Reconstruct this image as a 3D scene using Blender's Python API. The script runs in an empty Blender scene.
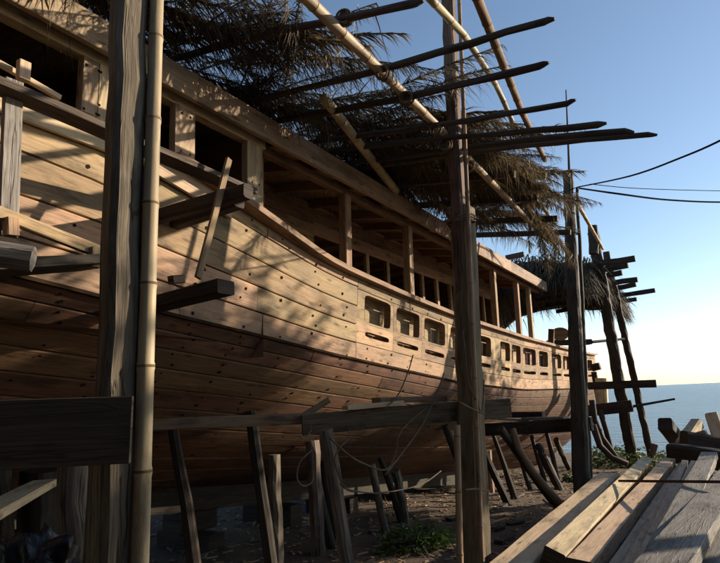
import bpy, math, random
from mathutils import Vector, Matrix, noise
R = random.Random(11)
rad = math.radians
scn = bpy.context.scene
COL = scn.collection

# ------------------------------------------------------------------ camera
EYE = Vector((0, 0, 1.7))
F_PX, YAW, PITCH, ROLL = 570.0, rad(31), rad(11.6), rad(2.6)
fw = Vector((-math.sin(YAW)*math.cos(PITCH), math.cos(YAW)*math.cos(PITCH), math.sin(PITCH)))
r0 = Vector((math.cos(YAW), math.sin(YAW), 0)); u0 = r0.cross(fw)
rt = r0*math.cos(ROLL) - u0*math.sin(ROLL)
up = u0*math.cos(ROLL) + r0*math.sin(ROLL)
cam = bpy.data.cameras.new('camera'); co = bpy.data.objects.new('camera', cam); COL.objects.link(co)
m = Matrix((rt, up, -fw)).transposed().to_4x4(); m.translation = EYE
co.matrix_world = m
cam.sensor_width = 36; cam.lens = F_PX/720*36; cam.clip_start = .05; cam.clip_end = 30000
scn.camera = co

def at(px, py, X=None, Y=None, Z=None, D=None):
    """world point on the ray through a photo pixel, at a known plane"""
    d = fw*F_PX + rt*(px-360) - up*(py-281.5)
    if X is not None: t = (X-EYE.x)/d.x
    elif Y is not None: t = (Y-EYE.y)/d.y
    elif Z is not None: t = (Z-EYE.z)/d.z
    else: t = D/F_PX
    return EYE + d*t

# ------------------------------------------------------------------ materials
def nodes_of(name):
    mt = bpy.data.materials.new(name); mt.use_nodes = True
    nt = mt.node_tree; nt.nodes.clear()
    return mt, nt, (lambda t, **k: _n(nt, t, **k)), nt.links.new
def _n(nt, t, **k):
    n = nt.nodes.new(t)
    for a, b in k.items():
        if a.startswith('i_'): n.inputs[a[2:].replace('_', ' ')].default_value = b
        else: setattr(n, a, b)
    return n
def ramp(n, pts):
    cr = n.color_ramp
    while len(cr.elements) < len(pts): cr.elements.new(.5)
    for e, (p, c) in zip(cr.elements, pts):
        e.position = p; e.color = (c[0], c[1], c[2], 1)
def wood(name, dark, mid, light, vary=.35, grain=1.0, rough=.75, bump=.35, stain=.5, hue=.02, weather=None, crack=0., knots=.75):
    mt, nt, N, L = nodes_of(name)
    out = N('ShaderNodeOutputMaterial'); b = N('ShaderNodeBsdfPrincipled'); L(b.outputs[0], out.inputs[0])
    uv = N('ShaderNodeUVMap', uv_map='UVMap'); pid = N('ShaderNodeAttribute', attribute_name='pid')
    off = N('ShaderNodeCombineXYZ')
    mul = N('ShaderNodeMath', operation='MULTIPLY'); mul.inputs[1].default_value = 71.3
    L(pid.outputs['Fac'], mul.inputs[0]); L(mul.outputs[0], off.inputs[0]); L(mul.outputs[0], off.inputs[2]); L(mul.outputs[0], off.inputs[1])
    add = N('ShaderNodeVectorMath', operation='ADD'); L(uv.outputs[0], add.inputs[0]); L(off.outputs[0], add.inputs[1])
    mp = N('ShaderNodeMapping'); mp.inputs['Scale'].default_value = (1.3, 34*grain, 1); L(add.outputs[0], mp.inputs[0])
    g = N('ShaderNodeTexNoise'); g.inputs['Scale'].default_value = 1.0; g.inputs['Detail'].default_value = 6; g.inputs['Distortion'].default_value = 1.2
    L(mp.outputs[0], g.inputs['Vector'])
    mp2 = N('ShaderNodeMapping'); mp2.inputs['Scale'].default_value = (6, 160*grain, 1); L(add.outputs[0], mp2.inputs[0])
    g2 = N('ShaderNodeTexNoise'); g2.inputs['Scale'].default_value = 1.0; g2.inputs['Detail'].default_value = 3; L(mp2.outputs[0], g2.inputs['Vector'])
    mp3 = N('ShaderNodeMapping'); mp3.inputs['Scale'].default_value = (1.1, 4.0, 1); L(add.outputs[0], mp3.inputs[0])
    bl = N('ShaderNodeTexNoise'); bl.inputs['Scale'].default_value = 1.6; bl.inputs['Detail'].default_value = 5; bl.inputs['Roughness'].default_value = .65; L(mp3.outputs[0], bl.inputs['Vector'])
    mx = N('ShaderNodeMath', operation='MULTIPLY_ADD'); mx.inputs[1].default_value = .45; L(g2.outputs['Fac'], mx.inputs[0])
    m2 = N('ShaderNodeMath', operation='MULTIPLY'); m2.inputs[1].default_value = .55; L(g.outputs['Fac'], m2.inputs[0]); L(m2.outputs[0], mx.inputs[2])
    cr = N('ShaderNodeValToRGB'); ramp(cr, [(.26, dark), (.5, mid), (.76, light)]); L(mx.outputs[0], cr.inputs[0])
    # blotchy weather stains
    sr = N('ShaderNodeValToRGB'); ramp(sr, [(.34, (1-stain*1.2,)*3), (.5, (1-.12*stain,)*3), (.7, (1.0, 1.0, 1.0))]); L(bl.outputs['Fac'], sr.inputs[0])
    mulc = N('ShaderNodeMix', data_type='RGBA', blend_type='MULTIPLY'); mulc.inputs['Factor'].default_value = 1
    L(cr.outputs[0], mulc.inputs['A']); L(sr.outputs[0], mulc.inputs['B'])
    cur = mulc.outputs['Result']
    if weather:
        w = N('ShaderNodeTexNoise'); w.inputs['Scale'].default_value = 2.2; w.inputs['Detail'].default_value = 8; w.inputs['Roughness'].default_value = .7
        mp4 = N('ShaderNodeMapping'); mp4.inputs['Scale'].default_value = (.9, 3, 1); mp4.inputs['Location'].default_value = (9, 4, 2); L(add.outputs[0], mp4.inputs[0]); L(mp4.outputs[0], w.inputs['Vector'])
        wr = N('ShaderNodeValToRGB'); ramp(wr, [(.42, (0, 0, 0)), (.62, (weather[1],)*3)]); L(w.outputs['Fac'], wr.inputs[0])
        wm = N('ShaderNodeMix', data_type='RGBA'); wm.inputs['B'].default_value = (*weather[0], 1)
        L(wr.outputs[0], wm.inputs['Factor']); L(cur, wm.inputs['A']); cur = wm.outputs['Result']
    hgt = mx.outputs[0]
    def dark_mul(fac_socket, amt, cur):
        q = N('ShaderNodeMix', data_type='RGBA', blend_type='MULTIPLY'); q.inputs['B'].default_value = (amt, amt*.9, amt*.82, 1)
        L(fac_socket, q.inputs['Factor']); L(cur, q.inputs['A']); return q.outputs['Result']
    if knots:
        mk = N('ShaderNodeMapping'); mk.inputs['Scale'].default_value = (1.5, 5.5, 1); L(add.outputs[0], mk.inputs[0])
        vo = N('ShaderNodeTexVoronoi', voronoi_dimensions='2D'); vo.inputs['Scale'].default_value = 1.0; L(mk.outputs[0], vo.inputs['Vector'])
        kr = N('ShaderNodeValToRGB'); ramp(kr, [(.03, (knots,)*3), (.10, (0, 0, 0))]); L(vo.outputs['Distance'], kr.inputs[0])
        cur = dark_mul(kr.outputs[0], .3, cur)
    if crack:
        mc = N('ShaderNodeMapping'); mc.inputs['Scale'].default_value = (1.1, 22, 1); mc.inputs['Location'].default_value = (3, 8, 0); L(add.outputs[0], mc.inputs[0])
        cn = N('ShaderNodeTexNoise'); cn.inputs['Scale'].default_value = 1.0; cn.inputs['Detail'].default_value = 2.5; cn.inputs['Distortion'].default_value = .4; L(mc.outputs[0], cn.inputs['Vector'])
        ab = N('ShaderNodeMath', operation='SUBTRACT'); ab.inputs[1].default_value = .5; L(cn.outputs['Fac'], ab.inputs[0])
        ab2 = N('ShaderNodeMath', operation='ABSOLUTE'); L(ab.outputs[0], ab2.inputs[0])
        kc = N('ShaderNodeValToRGB'); ramp(kc, [(.003, (crack,)*3), (.014, (0, 0, 0))]); L(ab2.outputs[0], kc.inputs[0])
        cur = dark_mul(kc.outputs[0], .34, cur)
        sb = N('ShaderNodeMath', operation='SUBTRACT'); L(mx.outputs[0], sb.inputs[0]); L(kc.outputs[0], sb.inputs[1]); hgt = sb.outputs[0]
    wn = N('ShaderNodeTexWhiteNoise', noise_dimensions='1D'); L(mul.outputs[0], wn.inputs['W'])
    hs = N('ShaderNodeHueSaturation')
    vr = N('ShaderNodeMapRange'); vr.inputs['To Min'].default_value = 1-vary; vr.inputs['To Max'].default_value = 1+vary; L(wn.outputs['Value'], vr.inputs['Value'])
    sep = N('ShaderNodeSeparateColor'); L(wn.outputs['Color'], sep.inputs[0])
    hr = N('ShaderNodeMapRange'); hr.inputs['To Min'].default_value = .5-hue; hr.inputs['To Max'].default_value = .5+hue; L(sep.outputs[1], hr.inputs['Value'])
    L(vr.outputs[0], hs.inputs['Value']); L(hr.outputs[0], hs.inputs['Hue']); L(cur, hs.inputs['Color'])
    L(hs.outputs[0], b.inputs['Base Color'])
    b.inputs['Roughness'].default_value = rough; b.inputs['Specular IOR Level'].default_value = .25
    bp = N('ShaderNodeBump'); bp.inputs['Strength'].default_value = bump; bp.inputs['Distance'].default_value = .006
    L(hgt, bp.inputs['Height']); L(bp.outputs[0], b.inputs['Normal'])
    return mt
def plain(name, col, rough=.8, metal=0, nscale=8, amt=.3):
    mt, nt, N, L = nodes_of(name)
    out = N('ShaderNodeOutputMaterial'); b = N('ShaderNodeBsdfPrincipled'); L(b.outputs[0], out.inputs[0])
    tc = N('ShaderNodeTexCoord'); n = N('ShaderNodeTexNoise'); n.inputs['Scale'].default_value = nscale; n.inputs['Detail'].default_value = 5
    L(tc.outputs['Object'], n.inputs['Vector'])
    cr = N('ShaderNodeValToRGB'); ramp(cr, [(.3, [c*(1-amt) for c in col]), (.7, [min(1, c*(1+amt)) for c in col])])
    L(n.outputs['Fac'], cr.inputs[0]); L(cr.outputs[0], b.inputs['Base Color'])
    b.inputs['Roughness'].default_value = rough; b.inputs['Metallic'].default_value = metal; b.inputs['Specular IOR Level'].default_value = .4 if rough < .5 else 0
    bp = N('ShaderNodeBump'); bp.inputs['Strength'].default_value = .3; bp.inputs['Distance'].default_value = .01
    L(n.outputs['Fac'], bp.inputs['Height']); L(bp.outputs[0], b.inputs['Normal'])
    return mt
def leafy(name, c0, c1, trans=.3, rough=.6):
    mt, nt, N, L = nodes_of(name)
    out = N('ShaderNodeOutputMaterial'); b = N('ShaderNodeBsdfPrincipled')
    pid = N('ShaderNodeAttribute', attribute_name='pid')
    wn = N('ShaderNodeTexWhiteNoise', noise_dimensions='1D'); L(pid.outputs['Fac'], wn.inputs['W'])
    cr = N('ShaderNodeValToRGB'); ramp(cr, [(0, c0), (1, c1)]); L(wn.outputs['Value'], cr.inputs[0])
    L(cr.outputs[0], b.inputs['Base Color']); b.inputs['Roughness'].default_value = rough
    tr = N('ShaderNodeBsdfTranslucent'); L(cr.outputs[0], tr.inputs[0])
    mx = N('ShaderNodeMixShader'); mx.inputs[0].default_value = trans
    L(b.outputs[0], mx.inputs[1]); L(tr.outputs[0], mx.inputs[2]); L(mx.outputs[0], out.inputs[0])
    return mt

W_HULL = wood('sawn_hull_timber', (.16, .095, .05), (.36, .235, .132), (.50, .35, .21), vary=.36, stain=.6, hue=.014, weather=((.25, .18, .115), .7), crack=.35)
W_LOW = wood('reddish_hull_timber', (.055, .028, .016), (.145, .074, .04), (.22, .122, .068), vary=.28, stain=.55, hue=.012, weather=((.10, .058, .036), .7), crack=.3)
W_FRESH = wood('fresh_yellow_timber', (.38, .265, .155), (.56, .42, .265), (.66, .52, .35), vary=.2, stain=.4, hue=.014, crack=.4, weather=((.36, .26, .165), .5))
W_BROWN = wood('brown_timber', (.10, .06, .033), (.22, .138, .08), (.32, .21, .125), vary=.2, stain=.4)
W_ROUGH = wood('rough_post_timber', (.05, .038, .027), (.135, .105, .076), (.27, .215, .155), vary=.15, stain=.55, grain=.6, bump=1.0, crack=.7)
W_GREY = wood('weathered_grey_timber', (.11, .097, .084), (.225, .20, .175), (.34, .31, .275), vary=.16, stain=.5, grain=.5, bump=1.0, hue=.008, crack=.6)
W_DARK = wood('dark_timber', (.018, .013, .009), (.042, .03, .021), (.075, .055, .04), vary=.2, stain=.4, bump=.7, crack=.6)
W_POST = wood('warm_brown_post_timber', (.055, .034, .02), (.125, .082, .05), (.20, .14, .09), vary=.15, stain=.5, bump=.9, crack=.6)
W_SPAR = wood('dark_spar_timber', (.03, .022, .015), (.07, .051, .036), (.12, .09, .064), vary=.2, stain=.4, bump=.8, crack=.6)
W_ROOF = wood('roof_board_timber', (.17, .115, .072), (.33, .235, .155), (.45, .335, .23), vary=.15, stain=.4)
BAMBOO = wood('dry_bamboo', (.33, .25, .14), (.45, .35, .205), (.53, .43, .27), vary=.16, stain=.6, grain=.5, rough=.55, bump=.15, knots=0, weather=((.24, .185, .115), .75))
BLACK = plain('bored_nail_hole', (.022, .014, .009), .9)
SEAM = plain('caulked_seam', (.035, .022, .014), .95)
WIRE = plain('black_cable_rubber', (.02, .02, .022), .6)
ROPE = plain('pale_cord', (.12, .095, .07), .9)
NODE = plain('bamboo_ring', (.15, .105, .06), .8)
IRON = plain('rusty_iron', (.07, .045, .035), .6, .4)
BAG = plain('black_plastic', (.012, .012, .014), .42)
FROND = leafy('dry_palm_leaf', (.05, .037, .02), (.20, .148, .082), .3)
THATCH = leafy('old_palm_thatch', (.03, .024, .016), (.10, .075, .045), .12, .8)
LEAF = leafy('green_leaf', (.035, .07, .012), (.10, .16, .03), .35)
SHRUB = leafy('shrub_leaf', (.04, .07, .018), (.11, .15, .035), .3)
GRASS = leafy('dry_grass', (.07, .075, .025), (.22, .17, .08), .3)
CHIP = wood('wood_chip', (.22, .14, .08), (.40, .28, .17), (.5, .38, .25), vary=.4)
STEM = plain('plant_stem', (.09, .08, .035), .8)

# ------------------------------------------------------------------ mesh builder
class MB:
    def __init__(s): s.ring = True; s.v = []; s.f = []; s.uv = []; s.pid = []; s.mi = []
    def face(s, idx, uvs, pid=0., mi=0):
        s.f.append(tuple(idx)); s.uv.append(uvs); s.pid.append(pid); s.mi.append(mi)
    def quad(s, a, b, c, d, uvs=None, pid=0., mi=0):
        n = len(s.v); s.v += [Vector(a), Vector(b), Vector(c), Vector(d)]
        if uvs is None:
            l = (Vector(b)-Vector(a)).length; h = (Vector(d)-Vector(a)).length
            uvs = [(0, 0), (l, 0), (l, h), (0, h)]
        s.face((n, n+1, n+2, n+3), uvs, pid, mi)
    def sweep(s, pts, prof, up=Vector((0, 0, 1)), scales=None, pid=None, mi=0, caps=True, jit=0., twist=None):
        """sweep a closed 2-D profile (side, up) along a polyline"""
        if pid is None: pid = R.random()
        pts = [Vector(p) for p in pts]; n = len(prof); base = len(s.v); acc = [0]
        for a, b in zip(pts, pts[1:]): acc.append(acc[-1]+(b-a).length)
        per = [0]
        for i in range(n):
            a = prof[i]; b = prof[(i+1) % n]; per.append(per[-1]+math.hypot(b[0]-a[0], b[1]-a[1]))
        ov = (pts[-1]-pts[0]).normalized(); up = Vector(up)
        if abs(ov.dot(up)) > .85: up = Vector((1, 0, 0)) if abs(ov.x) < .8 else Vector((0, 0, 1))
        if abs(ov.dot(up)) > .85: up = Vector((0, 1, 0))
        for i, p in enumerate(pts):
            t = (pts[min(i+1, len(pts)-1)]-pts[max(i-1, 0)]).normalized()
            u_ = up
            sd = t.cross(u_).normalized(); uu = sd.cross(t).normalized()
            if twist:
                a = twist[i] if isinstance(twist, (list, tuple)) else twist
                sd, uu = sd*math.cos(a)+uu*math.sin(a), uu*math.cos(a)-sd*math.sin(a)
            k = scales[i] if scales else 1
            if not isinstance(k, (tuple, list)): k = (k, k)
            for (x, y) in prof:
                s.v.append(p + sd*(x+R.uniform(-jit, jit))*k[0] + uu*(y+R.uniform(-jit, jit))*k[1])
        for i in range(len(pts)-1):
            for j in range(n):
                j2 = (j+1) % n
                s.face((base+i*n+j, base+i*n+j2, base+(i+1)*n+j2, base+(i+1)*n+j),
                       [(acc[i], per[j]), (acc[i], per[j+1]), (acc[i+1], per[j+1]), (acc[i+1], per[j])], pid, mi)
        if caps:
            for k, rev in ((0, False), (len(pts)-1, True)):
                idx = [base+k*n+j for j in range(n)]
                uvs = [(acc[k]+prof[j][0]*.1, prof[j][1]) for j in range(n)]
                if not rev: idx = idx[::-1]; uvs = uvs[::-1]
                s.face(idx, uvs, pid+.31, mi)
    def beam(s, a, b, w, h, up=Vector((0, 0, 1)), segs=None, jit=None, ch=.08, bow=0, taper=1., **k):
        a = Vector(a); b = Vector(b); l = (b-a).length
        segs = segs or max(1, min(14, int(l/.35)))
        jit = min(w, h)*.03 if jit is None else jit
        c = min(w, h)*ch; x = w/2; y = h/2
        prof = [(-x+c, -y), (x-c, -y), (x, -y+c), (x, y-c), (x-c, y), (-x+c, y), (-x, y-c), (-x, -y+c)]
        u_ = Vector(up)
        ph = R.uniform(0, 6)
        pts = [a.lerp(b, i/segs)+u_*bow*math.sin(math.pi*i/segs)+Vector((R.uniform(-1, 1), R.uniform(-1, 1), R.uniform(-1, 1)))*jit for i in range(segs+1)]
        sc = [1+(taper-1)*i/segs for i in range(segs+1)]
        s.sweep(pts, prof, u_, scales=sc, jit=jit*.6, **k)
    def box(s, c, d, **k):
        c = Vector(c)
        s.beam(c-Vector((0, d[1]/2, 0)), c+Vector((0, d[1]/2, 0)), d[0], d[2], **k)
    def pole(s, pts, r0, r1=None, sides=10, nodes=0, wob=.0, sub=None, **k):
        r1 = r0 if r1 is None else r1
        pts = [Vector(p) for p in pts]
        if len(pts) == 2:
            l = (pts[1]-pts[0]).length
            sub = sub or max(4, int(l/.3))
            a, b = pts
            pts = [a.lerp(b, i/sub)+Vector((noise.noise(a*3+Vector((i*.4, 1, 0))), noise.noise(a*3+Vector((i*.4, 7, 3))), 0))*wob for i in range(sub+1)]
        L_ = [0]
        for a, b in zip(pts, pts[1:]): L_.append(L_[-1]+(b-a).length)
        P = []; S = []
        tot = L_[-1]
        def pos(d):
            for i in range(len(pts)-1):
                if d <= L_[i+1]+1e-6: return pts[i].lerp(pts[i+1], (d-L_[i])/max(1e-6, L_[i+1]-L_[i]))
            return pts[-1]
        if nodes:
            d = 0; ds = []
            nd = nodes*R.uniform(.3, .9)
            while nd < tot-.03:
                ds.append(nd); nd += nodes*R.uniform(.85, 1.15)
            allp = [(0, 1)]
            for q in ds: allp += [(q-.02, 1), (q-.005, 1.08), (q+.005, 1.08), (q+.016, .975)]
            allp.append((tot, 1))
            allp = [(x, y) for x, y in allp if 0 <= x <= tot]
        else:
            allp = [(x, 1+R.uniform(-.04, .04) if wob else 1) for x in L_]
        allp.sort()
        for d, kk in allp:
            P.append(pos(d)); S.append((r0+(r1-r0)*d/tot)*kk)
        prof = [(math.cos(-2*math.pi*i/sides), math.sin(-2*math.pi*i/sides)) for i in range(sides)][::-1]
        b0 = len(s.uv)
        s.sweep(P, prof, scales=S, **k)
        for i in range(b0, len(s.uv)): s.uv[i] = [(u, v*r0) for u, v in s.uv[i]]
        if nodes and s.ring:
            for i in range(len(allp)-1):
                if abs(allp[i+1][0]-allp[i][0]-.010) < 1e-4 and allp[i][1] > 1.05:
                    for j in range(sides): s.mi[b0+i*sides+j] = 1
    def disc(s, c, nrm, r, mi=0, n=6, pid=0):
        c = Vector(c); nrm = Vector(nrm).normalized(); a = nrm.orthogonal().normalized(); b = nrm.cross(a)
        k = len(s.v); ph = R.uniform(0, 1)
        for i in range(n): s.v.append(c+a*r*math.cos(ph+2*math.pi*i/n)+b*r*math.sin(ph+2*math.pi*i/n))
        s.face(range(k, k+n), [(0, 0)]*n, pid, mi)
    def build(s, name, mats, parent=None, smooth=False, base=None):
        if not isinstance(mats, (list, tuple)): mats = [mats]
        if parent is not None: base = parent.get('_base') and Vector(parent['_base']) or Vector(parent.matrix_world.translation)
        elif base is None:
            xs = [v.x for v in s.v]; ys = [v.y for v in s.v]; zs = [v.z for v in s.v]
            base = Vector(((min(xs)+max(xs))/2, (min(ys)+max(ys))/2, min(zs)))
        me = bpy.data.meshes.new(name)
        me.from_pydata([v-base for v in s.v], [], s.f)
        uvl = me.uv_layers.new(name='UVMap')
        flat = []
        for u in s.uv:
            for p in u: flat += [p[0], p[1]]
        uvl.data.foreach_set('uv', flat)
        at_ = me.attributes.new('pid', 'FLOAT', 'FACE'); at_.data.foreach_set('value', s.pid)
        me.polygons.foreach_set('material_index', s.mi)
        me.polygons.foreach_set('use_smooth', [smooth]*len(s.f))
        for q in mats: me.materials.append(q)
        me.validate(); me.update()
        o = bpy.data.objects.new(name, me); COL.objects.link(o)
        if parent is not None: o.parent = parent
        else: o.location = base
        BASES[o.name] = base
        return o
BASES = {}
def child(mb, name, mats, parent, label=None, **k):
    base = BASES[parent.name]
    o = mb.build(name, mats, None, base=base, **k)
    o.parent = parent; o.location = (0, 0, 0)
    BASES[o.name] = base
    if label: o['label'] = label
    return o
def thing(name, label, cat, loc=(0, 0, 0), group=None):
    o = bpy.data.objects.new(name, None); COL.objects.link(o); o.location = loc; o.empty_display_size = .2
    BASES[o.name] = Vector(loc)
    return tag(o, label, cat, group)
def tag(o, label, cat, group=None, kind=None):
    o['label'] = label; o['category'] = cat
    if group: o['group'] = group
    if kind: o['kind'] = kind
    return o
def struct(o): o['kind'] = 'structure'; return o
def one(mb, name, mats, label, cat, group=None, **k): return tag(mb.build(name, mats, **k), label, cat, group)

def interp(x, pts):
    if x <= pts[0][0]: return pts[0][1]
    for (a, b), (c, d) in zip(pts, pts[1:]):
        if x <= c:
            t = (x-a)/(c-a)
            return b+(d-b)*t
    return pts[-1][1]
def smooth_interp(x, pts, w=.5): return sum(interp(x+d*w, pts) for d in (-1, -.5, 0, .5, 1))/5

# ------------------------------------------------------------------ ground and sea
def ground_z(x, y):
    z = -.055*max(0, y-6)
    if y > 30: z -= .05*(y-30)
    if x < -13: z += .10*min(40, -13-x)
    if x > 6: z -= .01*(x-6)
    return max(z, -6)
def ground_bump(x, y):
    return .05*noise.noise(Vector((x*.7, y*.7, 0)))+.028*noise.noise(Vector((x*2.6, y*2.6, 5)))+.012*noise.noise(Vector((x*9, y*9, 2)))
def mk_ground():
    mb = MB(); idx = {}
    def axis(lo, hi, flo, fhi, fine, coarse):
        a = []; x = lo
        while x < hi:
            a.append(x); x += fine if flo <= x < fhi else coarse
        a.append(hi); return a
    xs = axis(-160, 260, -10, 5, .14, 5); ys = axis(-40, 75, 0, 26, .16, 2.5)
    for i, x in enumerate(xs):
        for j, y in enumerate(ys):
            mb.v.append(Vector((x, y, ground_z(x, y)+ground_bump(x, y))))
    n = len(ys)
    for i in range(len(xs)-1):
        for j in range(n-1):
            mb.face((i*n+j, (i+1)*n+j, (i+1)*n+j+1, i*n+j+1), [(xs[i], ys[j]), (xs[i+1], ys[j]), (xs[i+1], ys[j+1]), (xs[i], ys[j+1])])
    mt, nt, N, L = nodes_of('dirt')
    out = N('ShaderNodeOutputMaterial'); b = N('ShaderNodeBsdfPrincipled'); L(b.outputs[0], out.inputs[0])
    tc = N('ShaderNodeTexCoord')
    n1 = N('ShaderNodeTexNoise'); n1.inputs['Scale'].default_value = 1.1; n1.inputs['Detail'].default_value = 9; n1.inputs['Roughness'].default_value = .7; L(tc.outputs['Object'], n1.inputs['Vector'])
    n2 = N('ShaderNodeTexNoise'); n2.inputs['Scale'].default_value = 30; n2.inputs['Detail'].default_value = 6; L(tc.outputs['Object'], n2.inputs['Vector'])
    cr = N('ShaderNodeValToRGB'); ramp(cr, [(.3, (.032, .019, .011)), (.5, (.082, .05, .029)), (.68, (.165, .105, .062))])
    mx = N('ShaderNodeMath', operation='MULTIPLY_ADD'); mx.inputs[1].default_value = .4; L(n2.outputs['Fac'], mx.inputs[0])
    m2 = N('ShaderNodeMath', operation='MULTIPLY'); m2.inputs[1].default_value = .6; L(n1.outputs['Fac'], m2.inputs[0]); L(m2.outputs[0], mx.inputs[2])
    L(mx.outputs[0], cr.inputs[0]); L(cr.outputs[0], b.inputs['Base Color']); b.inputs['Roughness'].default_value = .95
    bp = N('ShaderNodeBump'); bp.inputs['Strength'].default_value = .8; bp.inputs['Distance'].default_value = .03; L(mx.outputs[0], bp.inputs['Height']); L(bp.outputs[0], b.inputs['Normal'])
    o = mb.build('ground', mt, smooth=True, base=Vector((0, 0, 0))); struct(o)
    # sea
    mb = MB()
    mb.quad((-9000, 30, -1.42), (9000, 30, -1.42), (9000, 16000, -1.42), (-9000, 16000, -1.42))
    mt, nt, N, L = nodes_of('sea_water')
    out = N('ShaderNodeOutputMaterial'); b = N('ShaderNodeBsdfPrincipled'); L(b.outputs[0], out.inputs[0])
    tc = N('ShaderNodeTexCoord'); mp = N('ShaderNodeMapping'); mp.inputs['Scale'].default_value = (.25, .6, 1); L(tc.outputs['Object'], mp.inputs[0])
    n1 = N('ShaderNodeTexNoise'); n1.inputs['Scale'].default_value = 1.2; n1.inputs['Detail'].default_value = 8; n1.inputs['Roughness'].default_value = .6; L(mp.outputs[0], n1.inputs['Vector'])
    mp2 = N('ShaderNodeMapping'); mp2.inputs['Scale'].default_value = (.004, .03, 1); L(tc.outputs['Object'], mp2.inputs[0])
    n3 = N('ShaderNodeTexNoise'); n3.inputs['Scale'].default_value = 1; n3.inputs['Detail'].default_value = 4; L(mp2.outputs[0], n3.inputs['Vector'])
    cr = N('ShaderNodeValToRGB'); ramp(cr, [(.35, (.025, .085, .17)), (.7, (.045, .125, .22))]); L(n3.outputs['Fac'], cr.inputs[0]); L(cr.outputs[0], b.inputs['Base Color'])
    b.inputs['Roughness'].default_value = .25; b.inputs['IOR'].default_value = 1.33; b.inputs['Specular IOR Level'].default_value = .45
    bp = N('ShaderNodeBump'); bp.inputs['Strength'].default_value = .9; bp.inputs['Distance'].default_value = .5; L(n1.outputs['Fac'], bp.inputs['Height']); L(bp.outputs[0], b.inputs['Normal'])
    struct(mb.build('sea', mt, base=Vector((0, 30, -1.42))))
mk_ground()
def gz(p): return ground_z(p[0], p[1])+ground_bump(p[0], p[1])

# ------------------------------------------------------------------ the ship
RAIL = [(-3, 3.75), (0, 3.68), (2.3, 3.6), (2.78, 3.5), (3.53, 3.36), (4.85, 3.09), (6.4, 2.97), (8.4, 2.86), (12, 2.77), (16.7, 2.736), (20, 2.75), (26.5, 3.1)]
WALE = [(-3, 2.75), (1.66, 2.5), (2.7, 2.38), (3.53, 2.31), (5.08, 2.155), (8.5, 1.87), (12, 1.72), (17, 1.70), (20, 1.74), (26.5, 2.2)]
XC = -5.8
YE = 26.4
def hx(Y):
    x = -3.3
    if Y > 20: x -= .06*(Y-20)**2
    if Y < 0: x -= .03*Y*Y
    return max(x, -9)
def zkeel(Y):
    z = 1.25-.105*Y
    if Y > 20.3: z = 1.25-.105*20.3+((Y-20.3)/6.1)**1.4*4.0
    return z
def hull(Y, f, off=0.):
    xr = hx(Y); zr = smooth_interp(Y, RAIL, .35); zw = smooth_interp(Y, WALE, .5)
    if f <= 1:
        x = xr-.08*f; z = zr+(zw-zr)*f
        return Vector((max(x, XC)+off, Y, z))
    u = f-1; zk = min(zkeel(Y), zw-.02); H = zw-zk
    x0 = max(xr-.08, XC+.02)
    k = max(0., min(1., (9-Y)/6))
    sx = .10*max(0, 4.5-Y)
    P = [(x0, zw), (max(x0-.07-.16*k-sx*.5, XC+.02), zw-(.36-.12*k)*H), (max(min(XC+1.4-sx, x0-.2), XC+.02), zk+(.24-.08*k)*H), (XC+.02 if x0 > XC+.05 else x0, zk)]
    if Y > 20: P[3] = (max(XC+.02, min(P[2][0]-.02, XC+.1)), zk)
    a, b, c, d = (1-u)**3, 3*u*(1-u)**2, 3*u*u*(1-u), u**3
    x = a*P[0][0]+b*P[1][0]+c*P[2][0]+d*P[3][0]; z = a*P[0][1]+b*P[1][1]+c*P[2][1]+d*P[3][1]
    return Vector((x+off, Y, z))
def hnorm(Y, f):
    a = hull(Y+.05, f)-hull(Y-.05, f); b = hull(Y, min(2, f+.02))-hull(Y, max(0, f-.02))
    n = b.cross(a).normalized()
    return n if n.x > 0 else -n
def mirror(p): return Vector((2*XC-p.x, p.y, p.z))

ship = thing('wooden_ship', 'large unpainted wooden ship under construction, propped up on posts beside the scaffold', 'ship', (XC, 10, zkeel(10)))

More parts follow.
